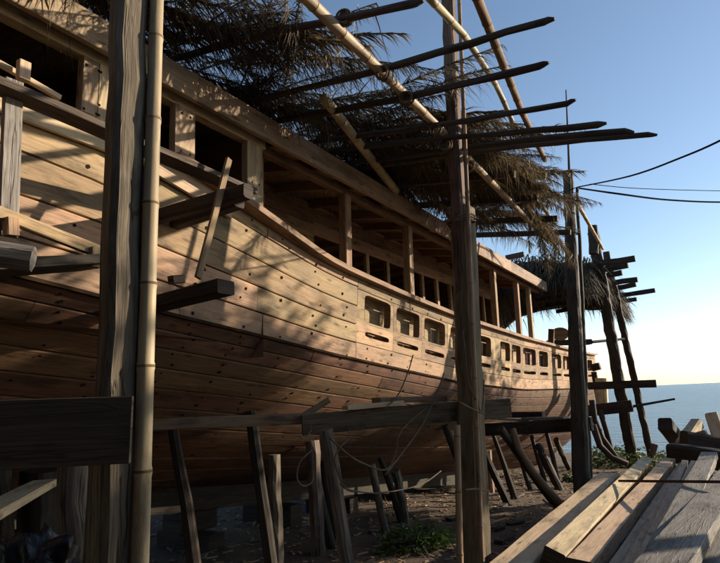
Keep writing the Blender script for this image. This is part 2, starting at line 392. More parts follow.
def strake(mb, f0, f1, ya, yb, step=.3, joints=True, thick=.03, nails=True, bul=True, hole_mi=1):
    """one row of planks, butt-jointed, with seams sunk between rows"""
    ys = [ya]; nxt = ya+R.uniform(1.5, 4.5)
    segs = []
    while True:
        if joints and nxt < yb-1.0: segs.append((ys[-1], nxt)); ys.append(nxt); nxt += R.uniform(2.8, 5.0)
        else: segs.append((ys[-1], yb)); break
    g = .0028
    for (p, q) in segs:
        pid = R.random(); o = R.uniform(.0, .007)
        n = max(1, int((q-p)/step)); l = 0
        rows = []
        for i in range(n+1):
            Y = p+(q-p)*i/n
            if i == 0: Y += .003
            if i == n: Y -= .003
            h = (hull(Y, f1)-hull(Y, f0)).length+1e-6; d = g/h
            fa = f0+d*(f1-f0); fb = f1-d*(f1-f0)
            nn = hnorm(Y, (f0+f1)/2)
            wv = .002*noise.noise(Vector((Y*1.3, f0*9, pid*40)))
            rows.append([hull(Y, fa)-nn*thick, hull(Y, fa+.02*(f1-f0))+nn*(o+wv-.003), hull(Y, fa+.06*(f1-f0))+nn*(o+wv), hull(Y, (fa+fb)/2)+nn*(o+wv+.001), hull(Y, fb-.06*(f1-f0))+nn*(o+wv), hull(Y, fb-.02*(f1-f0))+nn*(o+wv-.003), hull(Y, fb)-nn*thick])
        b = len(mb.v); k = 7
        for r in rows: mb.v += r
        for i in range(n):
            u0_, u1_ = p+(q-p)*i/n, p+(q-p)*(i+1)/n
            hh = (rows[i][5]-rows[i][1]).length
            vv = [0, .01, .02, hh/2, hh-.02, hh-.01, hh]
            for j in range(k-1):
                mb.face((b+i*k+j, b+i*k+j+1, b+(i+1)*k+j+1, b+(i+1)*k+j), [(u0_, vv[j]), (u0_, vv[j+1]), (u1_, vv[j+1]), (u1_, vv[j])], pid)
        for e, r in ((0, rows[0]), (1, rows[-1])):
            pass
        if nails:
            Y = math.ceil(p/.52)*.52
            while Y < q-.1:
                for ff in (.25, .75):
                    if R.random() < .62:
                        yy = Y+R.uniform(-.07, .07)
                        if p+.05 < yy < q-.05:
                            f = f0+(f1-f0)*(ff+R.uniform(-.08, .08)); nn = hnorm(yy, f)
                            mb.disc(hull(yy, f)+nn*(o+.0055), nn, R.uniform(.010, .019), mi=hole_mi)
                Y += .52
WIN = [(5.61, 6.23), (6.39, 7.05), (7.21, 7.92), (8.13, 8.85), (9.15, 9.98), (10.5, 11.1), (11.22, 11.82), (12.0, 13.0), (13.3, 14.1), (14.5, 15.5), (15.74, 16.6), (16.83, 17.65), (18.0, 18.9), (19.15, 20.0)]
WS, WE = 5.45, 20.2
# upper planking
mb = MB()
for f0, f1 in ((0, .10), (.10, .34), (.34, .57), (.57, .79), (.79, 1.0)):
    strake(mb, f0, f1, -3, WS)
strake(mb, 0, .13, WS, YE); strake(mb, .78, 1.0, WS, YE)
strake(mb, .13, .53, WE, YE); strake(mb, .53, .78, WE, YE)
def panel(mb, ya, yb, f0, f1, h, n=40, mi=0, power=9, depth=.075):
    """plank panel with one rounded opening h = (y0, y1, f0, f1)"""
    pid = R.random()
    cy, cf = (h[0]+h[1])/2, (h[2]+h[3])/2
    H = (hull(cy, f1)-hull(cy, f0)).length/(f1-f0)
    a, b = (h[1]-h[0])/2, (h[3]-h[2])/2*H
    ang = sorted([math.atan2(b*math.sin(2*math.pi*i/n), a*math.cos(2*math.pi*i/n)) % (2*math.pi) for i in range(n)] + [math.atan2((ff-cf)*H, yy-cy) % (2*math.pi) for yy in (ya, yb) for ff in (f0, f1)])
    ins, ous, inn = [], [], []
    uo, ui = [], []
    for t in ang:
        c, s = math.cos(t), math.sin(t)
        r = (abs(c/a)**power+abs(s/b)**power)**(-1/power)
        ins.append((cy+r*c, cf+r*s/H))
        ro = min(((yb-cy)/c if c > 1e-6 else (ya-cy)/c if c < -1e-6 else 9e9), ((f1-cf)*H/s if s > 1e-6 else (f0-cf)*H/s if s < -1e-6 else 9e9))
        ous.append((cy+ro*c, cf+ro*s/H))
    N_ = len(ang); k = len(mb.v); o = R.uniform(0, .005)
    nn = hnorm(cy, cf)
    for y, f in ous: mb.v.append(hull(y, f)+nn*o)
    for y, f in ins: mb.v.append(hull(y, f)+nn*o)
    for i in range(N_):
        j = (i+1) % N_
        mb.face((k+i, k+j, k+N_+j, k+N_+i), [(q[0], q[1]*H) for q in (ous[i], ous[j], ins[j], ins[i])], pid, mi)
    return ins
frames = []
for i, (a, b) in enumerate(WIN):
    ya = WS if i == 0 else (WIN[i-1][1]+a)/2; yb = WE if i == len(WIN)-1 else (b+WIN[i+1][0])/2
    ring = panel(mb, ya+.003, yb-.003, .132, .528, (a, b, .16, .5)); frames.append((ring, (a+b)/2, .33))
    ring = panel(mb, ya+.003, yb-.003, .532, .778, (a+.03, b-.03, .62, .685), power=5); frames.append((ring, (a+b)/2, .66))
up_pl = child(mb, 'bulwark_planking', [W_HULL, BLACK], ship)
up_pl['label'] = 'pale sawn upper planking with rows of bored nail holes'
for ring, cy, cf in frames:
    mb = MB(); n = len(ring); nn = hnorm(cy, cf); pid = R.random()
    k = 0
    for d in (.004, -.09):
        for y, f in ring: mb.v.append(hull(y, f)+nn*d)
    for i in range(n):
        j = (i+1) % n
        mb.face((j, i, n+i, n+j), [(0, i*.03), (0, i*.03+.03), (.09, i*.03+.03), (.09, i*.03)][::-1], pid)
    child(mb, 'window_frame' if cf < .5 else 'freeing_port', W_BROWN, ship)
# lower planking
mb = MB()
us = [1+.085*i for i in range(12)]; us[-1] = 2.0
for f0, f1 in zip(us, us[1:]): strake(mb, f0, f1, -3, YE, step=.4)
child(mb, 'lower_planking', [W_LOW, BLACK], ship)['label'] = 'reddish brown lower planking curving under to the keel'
# dark backing behind seams, far side, ends
mb = MB()
ysb = [-3+i*.49 for i in range(61)]; ysb = [y for y in ysb if y < YE]+[YE]
def sheet(mb, fs, ys, fn, pid=.5):
    b = len(mb.v)
    for y in ys:
        for f in fs: mb.v.append(fn(y, f))
    k = len(fs)
    for i in range(len(ys)-1):
        for j in range(k-1):
            mb.face((b+i*k+j, b+i*k+j+1, b+(i+1)*k+j+1, b+(i+1)*k+j), [(ys[i], fs[j]), (ys[i], fs[j+1]), (ys[i+1], fs[j+1]), (ys[i+1], fs[j])], pid)
fl = [1+i/12 for i in range(13)]
sheet(mb, [.8]+fl[:], ysb, lambda y, f: hull(y, f)-hnorm(y, f)*.022)
sheet(mb, [0, .25, .5, .8], [y for y in ysb if y < WS], lambda y, f: hull(y, f)-hnorm(y, f)*.022)
sheet(mb, [0, .25, .5, .8]+fl, ysb, lambda y, f: mirror(hull(y, f)))
e = [0, .3, .6]+fl
for a, b in zip(e, e[1:]): mb.quad(hull(-3, a), hull(-3, b), mirror(hull(-3, b)), mirror(hull(-3, a)))
child(mb, 'hull_backing', SEAM, ship)['label'] = 'dark caulked seams and far side of the hull'
# wale strip, cap rail
mb = MB()
ys = [-3+.3*i for i in range(98)]
ysc = [2.72+.3*i for i in range(79)]
mb.sweep([hull(y, 0)+Vector((-.10+.5*(ov := interp(y, [(2.3, .11), (3.4, .10), (4.7, .04), (8, .03)])), 0, .025)) for y in ysc], [(-.16, -.028), (.16, -.028), (.16, .028), (-.16, .028)],
         scales=[(1+interp(y, [(2.3, .11), (3.4, .10), (4.7, .04), (8, .03)])*3, 1) for y in ysc])
child(mb, 'cap_rail', W_HULL, ship)
mb = MB()
mb.sweep([hull(y, .995)+Vector((.018, 0, 0)) for y in ys if y < 24], [(-.03, -.012), (.01, -.012), (.01, .012), (-.03, .012)])
child(mb, 'rubbing_strip', SEAM, ship)
# keel, stem
mb = MB()
pts = [Vector((XC, y, zkeel(y)-.10)) for y in [-3+.6*i for i in range(50)] if y < YE]
mb.sweep(pts, [(-.12, -.16), (.12, -.16), (.12, .16), (-.12, .16)])
child(mb, 'keel', W_DARK, ship)
# inner bulwark lining seen through the openings
mb = MB()
for f0, f1 in ((0.02, .585), (.585, 1.0)):
    for ya, yb in ((4.2, 8.3), (8.3, 12.4), (12.4, 16.5), (16.5, 20.5)):
        pid = R.random(); q = [ya+(yb-ya)*i/10 for i in range(11)]
        sheet(mb, [f0, f1-.015], q, lambda y, f: hull(y, f)+Vector((-.18, 0, 0)), pid)
child(mb, 'inner_lining', W_HULL, ship)
# deck
mb = MB()
for i in range(22):
    x = -3.45-i*.215; pid = R.random()
    mb.quad((x, -2.9, 2.3), (x, 20, 2.0), (x-.207, 20, 2.0), (x-.207, -2.9, 2.3), pid=pid)
child(mb, 'deck', W_BROWN, ship)
# ---- superstructure
YR = 14.07
ZE = 4.27
mb = MB()
nx = 10
def roofz(x): t = (x-XC)/2.6; return ZE-.02+.34*(1-t*t)
xs = [-3.2-i*(5.2/nx) for i in range(nx+1)]
for i in range(nx):
    a, b = xs[i], xs[i+1]; pid = R.random()
    mb.quad((a, -3, roofz(a)), (a, YR, roofz(a)), (b, YR, roofz(b)), (b, -3, roofz(b)), pid=pid)
    mb.quad((a, -3, roofz(a)-.05), (b, -3, roofz(b)-.05), (b, YR, roofz(b)-.05), (a, YR, roofz(a)-.05), pid=R.random())
    mb.quad((a, YR, roofz(a)), (a, YR, roofz(a)-.05), (b, YR, roofz(b)-.05), (b, YR, roofz(b)))
roof = child(mb, 'roof', W_ROOF, ship)
y = -2.5
while y < YR:
    mb = MB(); pts = [Vector((x, y, roofz(x)-.11)) for x in xs]
    mb.sweep(pts, [(-.035, -.06), (.035, -.06), (.035, .058), (-.035, .058)]); o = child(mb, 'roof_joist', W_BROWN, roof); y += .72
mb = MB()
yy = -3
for k, nx_ in enumerate((2.9, 7.4, 11.2, YR)):
    mb.beam((-3.175, yy+.003, ZE-.105), (-3.175, nx_-.003, ZE-.105), .05, .23, jit=.0015, ch=.1); yy = nx_
child(mb, 'eave_fascia', W_ROOF, ship)
mb = MB(); mb.beam((-3.33, -3, 4.08), (-3.33, 3.85, 4.08), .1, .1, jit=.001)
child(mb, 'top_plate', W_FRESH, ship)
mb = MB(); mb.beam((-3.38, 3.86, 4.075), (-3.38, 14, 4.075), .08, .09, jit=.001)
child(mb, 'top_plate', W_BROWN, ship)
def zr(Y): return smooth_interp(Y, RAIL, .35)+.05
def ypx(px, py, X=-3.285): return at(px, py, X=X).y
ya_, yb_ = ypx(83, 75), ypx(112, 75)
for y0, y1 in ((ya_, ya_+.53*(yb_-ya_)), (ya_+.55*(yb_-ya_), yb_), (ypx(175, 125), ypx(195, 125)), (ypx(247, 180), ypx(262.5, 180)), (.85, 1.05), (.0, .2)):
    mb = MB(); yc = (y0+y1)/2
    mb.beam((-3.315, yc, zr(yc)-.02), (-3.315, yc, 4.032), .07, y1-y0, up=Vector((0, 1, 0)), jit=.0015, ch=.04, segs=3)
    for z in (zr(yc)+.08, 3.97, 3.65):
        for dy in (-.04, .05): mb.disc((-3.279, yc+dy, z), (1, 0, 0), .011, mi=1)
    child(mb, 'cabin_post', [W_FRESH, BLACK], ship)
# cabin waist boards under the openings, fresh timber
mb = MB()
mb.sweep([(-3.272, y, zr(y)-.075-.04*(y < 2)) for y in (-3, -1, .6, 1.5, 2.2, 2.5)], [(-.014, -.16), (.014, -.16), (.014, .03), (-.014, .03)])
mb.sweep([(-3.272, y, zr(y)-.085) for y in (2.506, 2.8, 3.1, 3.4)], [(-.014, -.12), (.014, -.12), (.014, .03), (-.014, .03)])
for yy in (.4, 1.0, 1.6, 2.1, 2.35): mb.disc((-3.256, yy, zr(yy)-.13), (1, 0, 0), .014, mi=1)
child(mb, 'waist_board', [W_FRESH, BLACK], ship)
for y in [ypx(px, py, -3.33) for px, py in ((349, 225), (412, 262), (466, 290), (498, 310), (521, 318), (533, 322))]:
    mb = MB(); mb.beam((-3.4, y, zr(y)), (-3.37, y, 4.032), .10, .13, up=Vector((0, 1, 0)), jit=.0015, ch=.1)
    child(mb, 'gallery_post', W_HULL, ship)
# deckhouse wall inside the gallery
XW = -4.45
mb = MB()
def wall_boards(mb, ya, yb, z0, z1, h=.2, x=XW):
    z = z0
    while z < z1-.01:
        t = min(h, z1-z)
        mb.beam((x, ya, z+t/2), (x, yb, z+t/2), .03, t-.006, jit=.0008, ch=.08, segs=2); z += t
wall_boards(mb, 3.9, 6.2, 2.1, 4.4); wall_boards(mb, 6.9, 14, 2.1, 3.0); wall_boards(mb, 6.9, 14, 3.95, 4.4); wall_boards(mb, 6.2, 6.9, 3.95, 4.4)
wall = child(mb, 'deckhouse_wall', W_HULL, ship)
y = 6.9
while y < 14:
    mb = MB(); mb.beam((XW, y+.05, 3.0), (XW, y+.05, 3.95), .06, .1, up=Vector((0, 1, 0)), jit=.001); child(mb, 'wall_stud', W_HULL, wall); y += .68
mb = MB()   # dark interior behind the wall
mb.quad((-6.9, 3.9, 2.1), (-6.9, 14, 2.1), (-6.9, 14, 4.6), (-6.9, 3.9, 4.6)); mb.quad((-6.9, 14, 2.1), (XW, 14, 2.1), (XW, 14, 4.6), (-6.9, 14, 4.6))
mb.quad((-6.9, 3.88, 2.1), (-3.36, 3.88, 2.1), (-3.36, 3.88, 4.4), (-6.9, 3.88, 4.6))
mb.quad((-8.2, -3, 2.1), (-8.2, 3.88, 2.1), (-8.2, 3.88, 4.5), (-8.2, -3, 4.5)); mb.quad((-8.2, -2.95, 2.1), (-3.36, -2.95, 2.1), (-3.36, -2.95, 4.4), (-8.2, -2.95, 4.5))
child(mb, 'inner_wall', W_BROWN, ship)
mb = MB(); mb.box((-3.8, 3.97, 3.25), (.75, .05, 2.1), jit=.001); child(mb, 'cabin_end_wall', W_BROWN, ship)

# loose timber on the fore deck
for i, (a, b, w, h, mt, lb) in enumerate([
    ((553, 336), (577, 331), .22, .12, W_BROWN, 'brown squared timber lying topmost on the stack at the ship\'s far end'),
    ((548, 343), (590, 342), .3, .16, W_DARK, 'dark timber block lowest in the stack on the ship\'s far deck')]):
    mb = MB(); mb.beam(at(*a, Y=18.6), at(*b, Y=19.4), w, h); one(mb, 'timber_block', mt, lb, 'timber')
c = at(560, 334, Y=18.2); mb = MB()
mb.sweep([c+Vector((0, -.05, 0)), c+Vector((0, .05, 0))], [(.28*math.cos(a), .2*math.sin(a)) for a in [-2*math.pi*i/16 for i in range(16)]][::-1])
one(mb, 'log_slice', W_FRESH, 'pale round slice of log standing on the ship\'s far deck', 'log slice')
mb = MB(); mb.beam(at(551, 345, Y=17.6), at(551.5, 329, Y=17.6), .16, .16); one(mb, 'deck_bollard', W_BROWN, 'short square upright post on the ship\'s far deck beside a round log slice', 'post')
# frame stub standing beyond the ship's end
mb = MB(); mb.beam(at(602, 404, Y=17.3), at(601, 378, Y=17.3), .34, .3, ch=.2); one(mb, 'timber_stub', W_FRESH, 'short pale upright timber stub resting on the far crossbeam at the ship\'s end', 'timber')
mb = MB(); mb.beam(at(592, 368, Y=18), at(600, 366, Y=18), .2, .2); mb.beam(at(594, 372, Y=18), at(600, 410, Y=18), .16, .14); one(mb, 'timber_bracket', W_DARK, 'dark angled timber bracket projecting behind the pale stub at the ship\'s end', 'bracket')

# ------------------------------------------------------------------ scaffold posts
def ground_pt(a, b, X=None):
    """continue the line a->b (downward) to the ground"""
    a, b = Vector(a), Vector(b); d = (b-a)
    for i in range(400):
        p = a+d*(1+i*.05)
        if p.z < gz(p)-.12: return p
    return b
def rough_post(name, a, b, w, h, mt, label, cat, toground=True, taper=1., up=Vector((0, 1, 0)), jit=.008, tw=None, ch=.18, group=None):
    a, b = Vector(a), Vector(b)
    if toground: b = ground_pt(a, b)
    mb = MB(); mb.beam(b, a, w, h, up=up, jit=jit, ch=ch, taper=taper, segs=max(6, int((a-b).length/.16)), twist=tw)
    return one(mb, name, mt, label, cat, group)
X1 = -1.8
GP = 'scaffold posts beside the ship'
a = at(131, -60, X=X1); b = at(117, 400, X=X1)
rough_post('scaffold_post', a, b, .115, .12, W_ROUGH, 'thick rough grey squared post nearest the camera, with a bamboo pole against it', 'post', tw=.25, jit=.0035, group=GP)
mb = MB(); a = at(159, -70, X=-1.72); b = ground_pt(a, at(144, 420, X=-1.72)); mb.pole([b, a], .034, .027, nodes=.34, sides=14)
one(mb, 'bamboo_pole', [BAMBOO, NODE], 'upright bamboo pole standing against the nearest rough grey post', 'bamboo pole', smooth=True)
rough_post('scaffold_post', at(463, 209, X=X1), at(476, 540, X=X1), .19, .2, W_POST, 'thick brown squared post carrying the long horizontal ledger beam', 'post', jit=.005, tw=.1, group=GP)
rough_post('scaffold_post', at(446, -40, X=X1-.02), at(463, 300, X=X1-.02), .12, .13, W_POST, 'slimmer dark post rising from behind the ledger beam\'s thick post into the thatch', 'post', toground=False, jit=.005, group=GP)
mb = MB(); a = at(458, -30, X=-1.70); b = ground_pt(a, at(482, 560, X=-1.66)); mb.pole([b, a], .019, .02, nodes=.4, sides=10)
one(mb, 'bamboo_pole', [W_BROWN, NODE], 'thin upright bamboo pole along the sunlit side of the ledger beam\'s thick post', 'bamboo pole', smooth=True)
mb = MB(); a = at(457, 425, X=-1.74); b = ground_pt(a, at(460, 563, X=-1.74)); mb.pole([b, a], .026, .024, nodes=.4)
one(mb, 'bamboo_pole', [W_BROWN, NODE], 'short brown pole under the ledger beam, left beside the thick post', 'pole', smooth=True)
rough_post('scaffold_post', at(568, 172, X=X1), at(582, 480, X=X1), .24, .2, W_DARK, 'dark post where the power cables meet, with thatch hanging from its top', 'post', jit=.008, taper=.7, group=GP)
mb = MB(); a = at(577, 188, X=-1.72); b = ground_pt(a, at(590, 485, X=-1.72)); mb.pole([b, a], .04, .028, wob=.03); one(mb, 'wooden_pole', W_DARK, 'slim dark pole lashed to the right of the cable post', 'pole', smooth=True)
mb = MB(); mb.pole([at(571, 230, X=-1.74), at(568.5, 150, X=-1.74), at(566, 90, X=-1.74)], .03, .012); one(mb, 'wooden_pole', W_DARK, 'thin bare stick pointing into the sky above the cable post', 'pole', smooth=True)
rough_post('scaffold_post', at(593, 232, Y=15.6), at(629, 440, Y=16.4), .26, .25, W_DARK, 'dark leaning post under the far thatch, nearer of two by the sea', 'post', jit=.012, group=GP)
rough_post('scaffold_post', at(606, 252, Y=17.8), at(643, 420, Y=18.6), .18, .18, W_DARK, 'slimmer dark leaning post under the far thatch, closest to the sea', 'post', jit=.012, group=GP)

# longitudinal bamboo poles of the shade frame
def bam(pts, r, r1, label, mt=BAMBOO, nodes=.36, name='bamboo_pole', cat='bamboo pole', **k):
    mb = MB(); mb.pole(pts, r, r1, nodes=nodes, sides=12, **k); return one(mb, name, [mt, NODE], label, cat, smooth=True)
bam([at(262, -45, X=-1.92), at(437, 126, X=-1.9), at(549, 242, X=-1.9)], .042, .034, 'long pale bamboo pole slanting beneath the thatch down to the cable post')
bam([at(396, 191, X=-3.14), at(324, 98, X=-2.55)], .05, .045, 'short pale bamboo pole leaning up from the roof edge into the thatch')
bam([at(470, -20, X=-.95), at(522, 112, X=-1.25), at(545, 160, X=-1.4)], .035, .03, 'brown pole crossing over the spar ends against the open sky', mt=W_BROWN, name='wooden_pole', cat='pole')
bam([at(428, -4, X=-1.5), at(465, 36, X=-1.52), at(498, 88, X=-1.6), at(524, 150, X=-1.65)], .035, .028, 'bamboo pole sloping behind the slim dark post into the thatch edge')
bam([at(510, 157, X=-1.7), at(551, 219, X=-1.75)], .03, .025, 'small pale bamboo stick under the thatch edge, meeting the long pole near the cable post')
bam([at(577, 203, X=-1.8), at(603, 249, X=-1.8)], .04, .03, 'short bamboo stick sloping down behind the cable post towards the far thatch')
rough_post('wooden_pole', at(593, 226, Y=15), at(594, 254, Y=15), .22, .2, W_DARK, 'dark post top sticking up above the far thatch', 'post', toground=False)
# cross spars
def spar(pc, tip, w, h, label, xin=-4.3, mt=W_SPAR, Xc=-1.86):
    c = at(*pc, X=Xc); t = at(*tip, Y=c.y)
    d = (t-c); i = c - d*((c.x-xin)/d.x)
    i.z = max(i.z, roofz(-4.3)+.05) if xin < -4 else i.z
    mb = MB(); l = (t-i).length; n = int(l/.25)
    pts = [i.lerp(t, k/n)+Vector((0, R.uniform(-.005, .005), R.uniform(-.004, .004))) for k in range(n+1)]
    e = (pts[-1]-pts[-2]).normalized(); pts += [t+e*.03, t+e*.07]
    w *= .82; h *= .82; x, y = w*.42, h*.42; c_ = w*.2
    prof = [(-x+c_, -y), (x-c_, -y), (x, -y+c_), (x, y-c_), (x-c_, y), (-x+c_, y), (-x, y-c_), (-x, -y+c_)]
    prof = [(w*.5*math.cos(-2*math.pi*q/9), h*.5*math.sin(-2*math.pi*q/9)) for q in range(9)][::-1]
    ph = R.uniform(0, 6); pts = [p+Vector((0, .025*math.sin(k*.5+ph), .02*math.sin(k*.37+ph))) for k, p in enumerate(pts)]
    mb.sweep(pts, prof, jit=.004, scales=[1-.12*k/(n+2)+R.uniform(-.05, .05) for k in range(n+1)]+[(.8, .75), (.55, .3)])
    SP.append((c, t))
    o = one(mb, 'wooden_spar', mt, label, 'spar', 'spars carrying the thatch'); return c.y
SY = []; SP = []
SY.append(spar((344, 17), (412, 0), .07, .08, 'brown spar topmost in view, crossing the sky above the long bamboo pole'))
SY.append(spar((384, 72), (545, 25), .06, .075, 'brown spar highest of those whose broken ends stand against the sky'))
SY.append(spar((407, 97), (540, 68), .06, .08, 'brown spar with pointed end second highest against the sky'))
SY.append(spar((436, 128), (567, 103), .06, .07, 'brown spar whose end meets the thin upright stick'))
SY.append(spar((446, 144), (597, 122), .06, .075, 'brown spar with broken end just above the forked pair'))
SY.append(spar((462, 162), (625, 131), .07, .08, 'upper shorter spar of the forked pair reaching farthest over the sky'))
SY.append(spar((470, 166), (648, 133), .07, .07, 'longest lowest spar reaching farthest right over the sky above the cables'))
for k, yy in enumerate((1.0, 1.8)):
    mb = MB(); mb.beam((-4.4, yy, roofz(-4.3)+.1), (-.6, yy, 3.95), .07, .08); one(mb, 'wooden_spar', W_SPAR, 'brown spar hidden under the thatch close above the nearest post', 'spar', 'spars carrying the thatch')
for k, yy in enumerate((6.2, 7.2, 8.3, 9.2)):
    mb = MB(); mb.beam((-4.4, yy, roofz(-4.3)+.1), (-1.6, yy, 4.13), .07, .08); one(mb, 'wooden_spar', W_SPAR, 'brown spar buried in the thatch between the ledger post and the cable post', 'spar', 'spars carrying the thatch')
mb = MB(); mb.beam(at(506, 258, X=-3.6), at(524, 254, X=-3.2), .12, .1); one(mb, 'wooden_spar', W_SPAR, 'short brown timber end poking up over the roof edge near its far end', 'spar')

for c, t in SP:
    mb = MB()
    for k in range(4):
        a = R.uniform(-.12, .12); o = Vector((R.uniform(-.015, .015), (k-1.5)*.016, -.01))
        mb.sweep([c+o+Vector((.05*math.cos(q), a*math.cos(q)*.2, .05*math.sin(q))) for q in [2*math.pi*z/14 for z in range(15)]], [(-.006, -.006), (.006, -.006), (.006, .006), (-.006, .006)], up=Vector((0, 1, 0)), caps=False)
    one(mb, 'rope_lashing', ROPE, 'rope lashing tying a cross spar to the long bamboo pole', 'lashing', 'rope lashings on the spars')
for (px, py, X, w_) in ((461, 219, -1.77, .128), (569, 196, -1.78, .15), (571, 232, -1.77, .155)):
    mb = MB(); c = at(px, py, X=X-.02)
    for k in range(3):
        mb.sweep([c+Vector((w_*math.cos(q), w_*math.sin(q), (k-2)*.02+.012*math.sin(q*2+k))) for q in [2*math.pi*z/18 for z in range(19)]], [(-.006, -.006), (.006, -.006), (.006, .006), (-.006, .006)], up=Vector((0, 0, 1)), caps=False)
    one(mb, 'rope_lashing', ROPE, 'rope lashing wound round a post and its upright pole', 'lashing', 'rope lashings round the posts')

# ------------------------------------------------------------------ palm fronds
def frond_mesh(seed, L_=2.2):
    rr = random.Random(seed); mb = MB()
    def rach(t):
        return Vector((L_*t*(1-.06*t), .10*math.sin(t*2+seed)*t, -.30*t*t*(.4+.9*rr_d)))
    rr_d = rr.uniform(.3, 1.1)
    pts = [rach(i/12) for i in range(13)]
    mb.pole(pts, .013, .004, sides=5, pid=rr.random())
    n = 74
    for i in range(n):
        t = .12+.88*i/n
        p = rach(t); tan = (rach(min(1, t+.02))-rach(t-.02)).normalized()
        ll = .62*math.sin(math.pi*min(1, .25+.72*t))**.7*rr.uniform(.5, 1.2)
        for s in (-1, 1):
            if rr.random() < .08: continue
            side = Vector((0, s, 0)); a = rad(rr.uniform(18, 68)*(1-.45*t))
            d = (tan*math.cos(a)+side*math.sin(a)).normalized(); d.z += rr.uniform(-.3, .12); d.normalize()
            dr = rr.uniform(.5, 2.6); w = rr.uniform(.007, .013); pid = rr.random()
            prev = p; pw = w
            wv = d.cross(Vector((0, 0, 1))).normalized()
            for k in range(3):
                d2 = (d+Vector((0, 0, -dr*(.15+.42*k)))).normalized(); q = prev+d2*ll/3; nw = w*(1-.32*(k+1))
                kx = len(mb.v); mb.v += [prev+wv*pw, prev-wv*pw, q-wv*nw, q+wv*nw]
                mb.face((kx, kx+1, kx+2, kx+3), [(0, 0)]*4, pid); prev = q; pw = nw
    for i in range(16):   # broken leaflets hanging straight down
        t = rr.uniform(.15, .95); prev = rach(t)+Vector((0, rr.uniform(-.15, .15), 0)); l = rr.uniform(.2, .55); a = rr.uniform(0, 6.28); w = rr.uniform(.005, .010); pid = rr.random()
        wv = Vector((math.cos(a), math.sin(a), 0)); lean = Vector((rr.gauss(0, .2), rr.gauss(0, .2), -1)); pw = w
        for k in range(3):
            q = prev+(lean+Vector((rr.gauss(0, .12), rr.gauss(0, .12), 0))).normalized()*l/3; nw = w*(1-.3*(k+1)); kx = len(mb.v)
            mb.v += [prev+wv*pw, prev-wv*pw, q-wv*nw, q+wv*nw]; mb.face((kx, kx+1, kx+2, kx+3), [(0, 0)]*4, pid); prev = q; pw = nw
    return mb
PROT = []
FL = 'dry brown palm frond in the thatch laid over the spars above the ship\'s roof'
FG = 'palm fronds thatching the shade frame'
for s in range(7):
    o = frond_mesh(100+s).build('palm_frond', FROND, base=Vector((0, 0, 0))); tag(o, FL, 'palm frond', FG); PROT.append(o)
nf = [0]
def put_frond(p, yaw, pitch, roll, sc=1.):
    k = nf[0]; src = PROT[k % 7]
    o = src if k < 7 else src.copy()
    if k >= 7: COL.objects.link(o)
    o.location = p; o.rotation_euler = (roll, pitch, yaw); o.scale = (sc, sc, sc); nf[0] += 1
rf = random.Random(5)
def slope_z(x): return interp(x, [(-5.5, 4.78), (-4.3, 4.70), (-3.2, 4.58), (-1.85, 4.30), (-1, 4.2)])
for i in range(104):
    y = rf.uniform(-.6, 6.6); x = rf.uniform(-5.6, -3.3)
    if 3 < y < 5.4: x -= .15
    elif y > 5.4: x += .25
    put_frond((x, y, slope_z(x)+rf.uniform(0, .22)), rf.gauss(.2, .75), rf.gauss(-.02, .07), rf.uniform(-.5, .5), rf.uniform(.7, 1.0))
for i in range(70):
    y = rf.uniform(.6, 7.2); x = rf.uniform(-4.4, -2.9)
    put_frond((x, y, slope_z(x)+rf.uniform(-.02, .22)), rf.gauss(.5, .8), rf.gauss(-.03, .07), rf.uniform(-.6, .6), rf.uniform(.6, .85))
for i in range(44):   # heavy edge by the cable post
    t = rf.random(); y = 4.6+t*4.6; x = rf.uniform(-3.7, -2.7)
    put_frond((x, y, slope_z(x)+rf.uniform(0, .2)), rf.gauss(.7, .6), rf.gauss(.0, .08), rf.uniform(-.5, .5), rf.uniform(.6, .95))
for i in range(46):   # over the outer poles
    t = rf.random(); y = 4.6+t*3.8; x = rf.uniform(-2.9, -2.15)
    put_frond((x, y, slope_z(x)+rf.uniform(.12, .32)), rf.gauss(.75, .45), rf.gauss(-.03, .08), rf.uniform(-.6, .6), rf.uniform(.45, .7))
for i in range(26):
    put_frond((rf.uniform(-2.35, -1.85), rf.uniform(4.9, 7.2), rf.uniform(4.3, 4.6)), rf.gauss(1.05, .35), rf.gauss(.1, .14), rf.uniform(-.5, .5), rf.uniform(.36, .55))
for i in range(9):   # hanging ends
    put_frond((rf.uniform(-2.0, -1.8), rf.uniform(7.6, 9.6), 4.3), rf.gauss(1.3, .3), rf.uniform(.5, 1.2), rf.uniform(-.3, .3), rf.uniform(.3, .5))

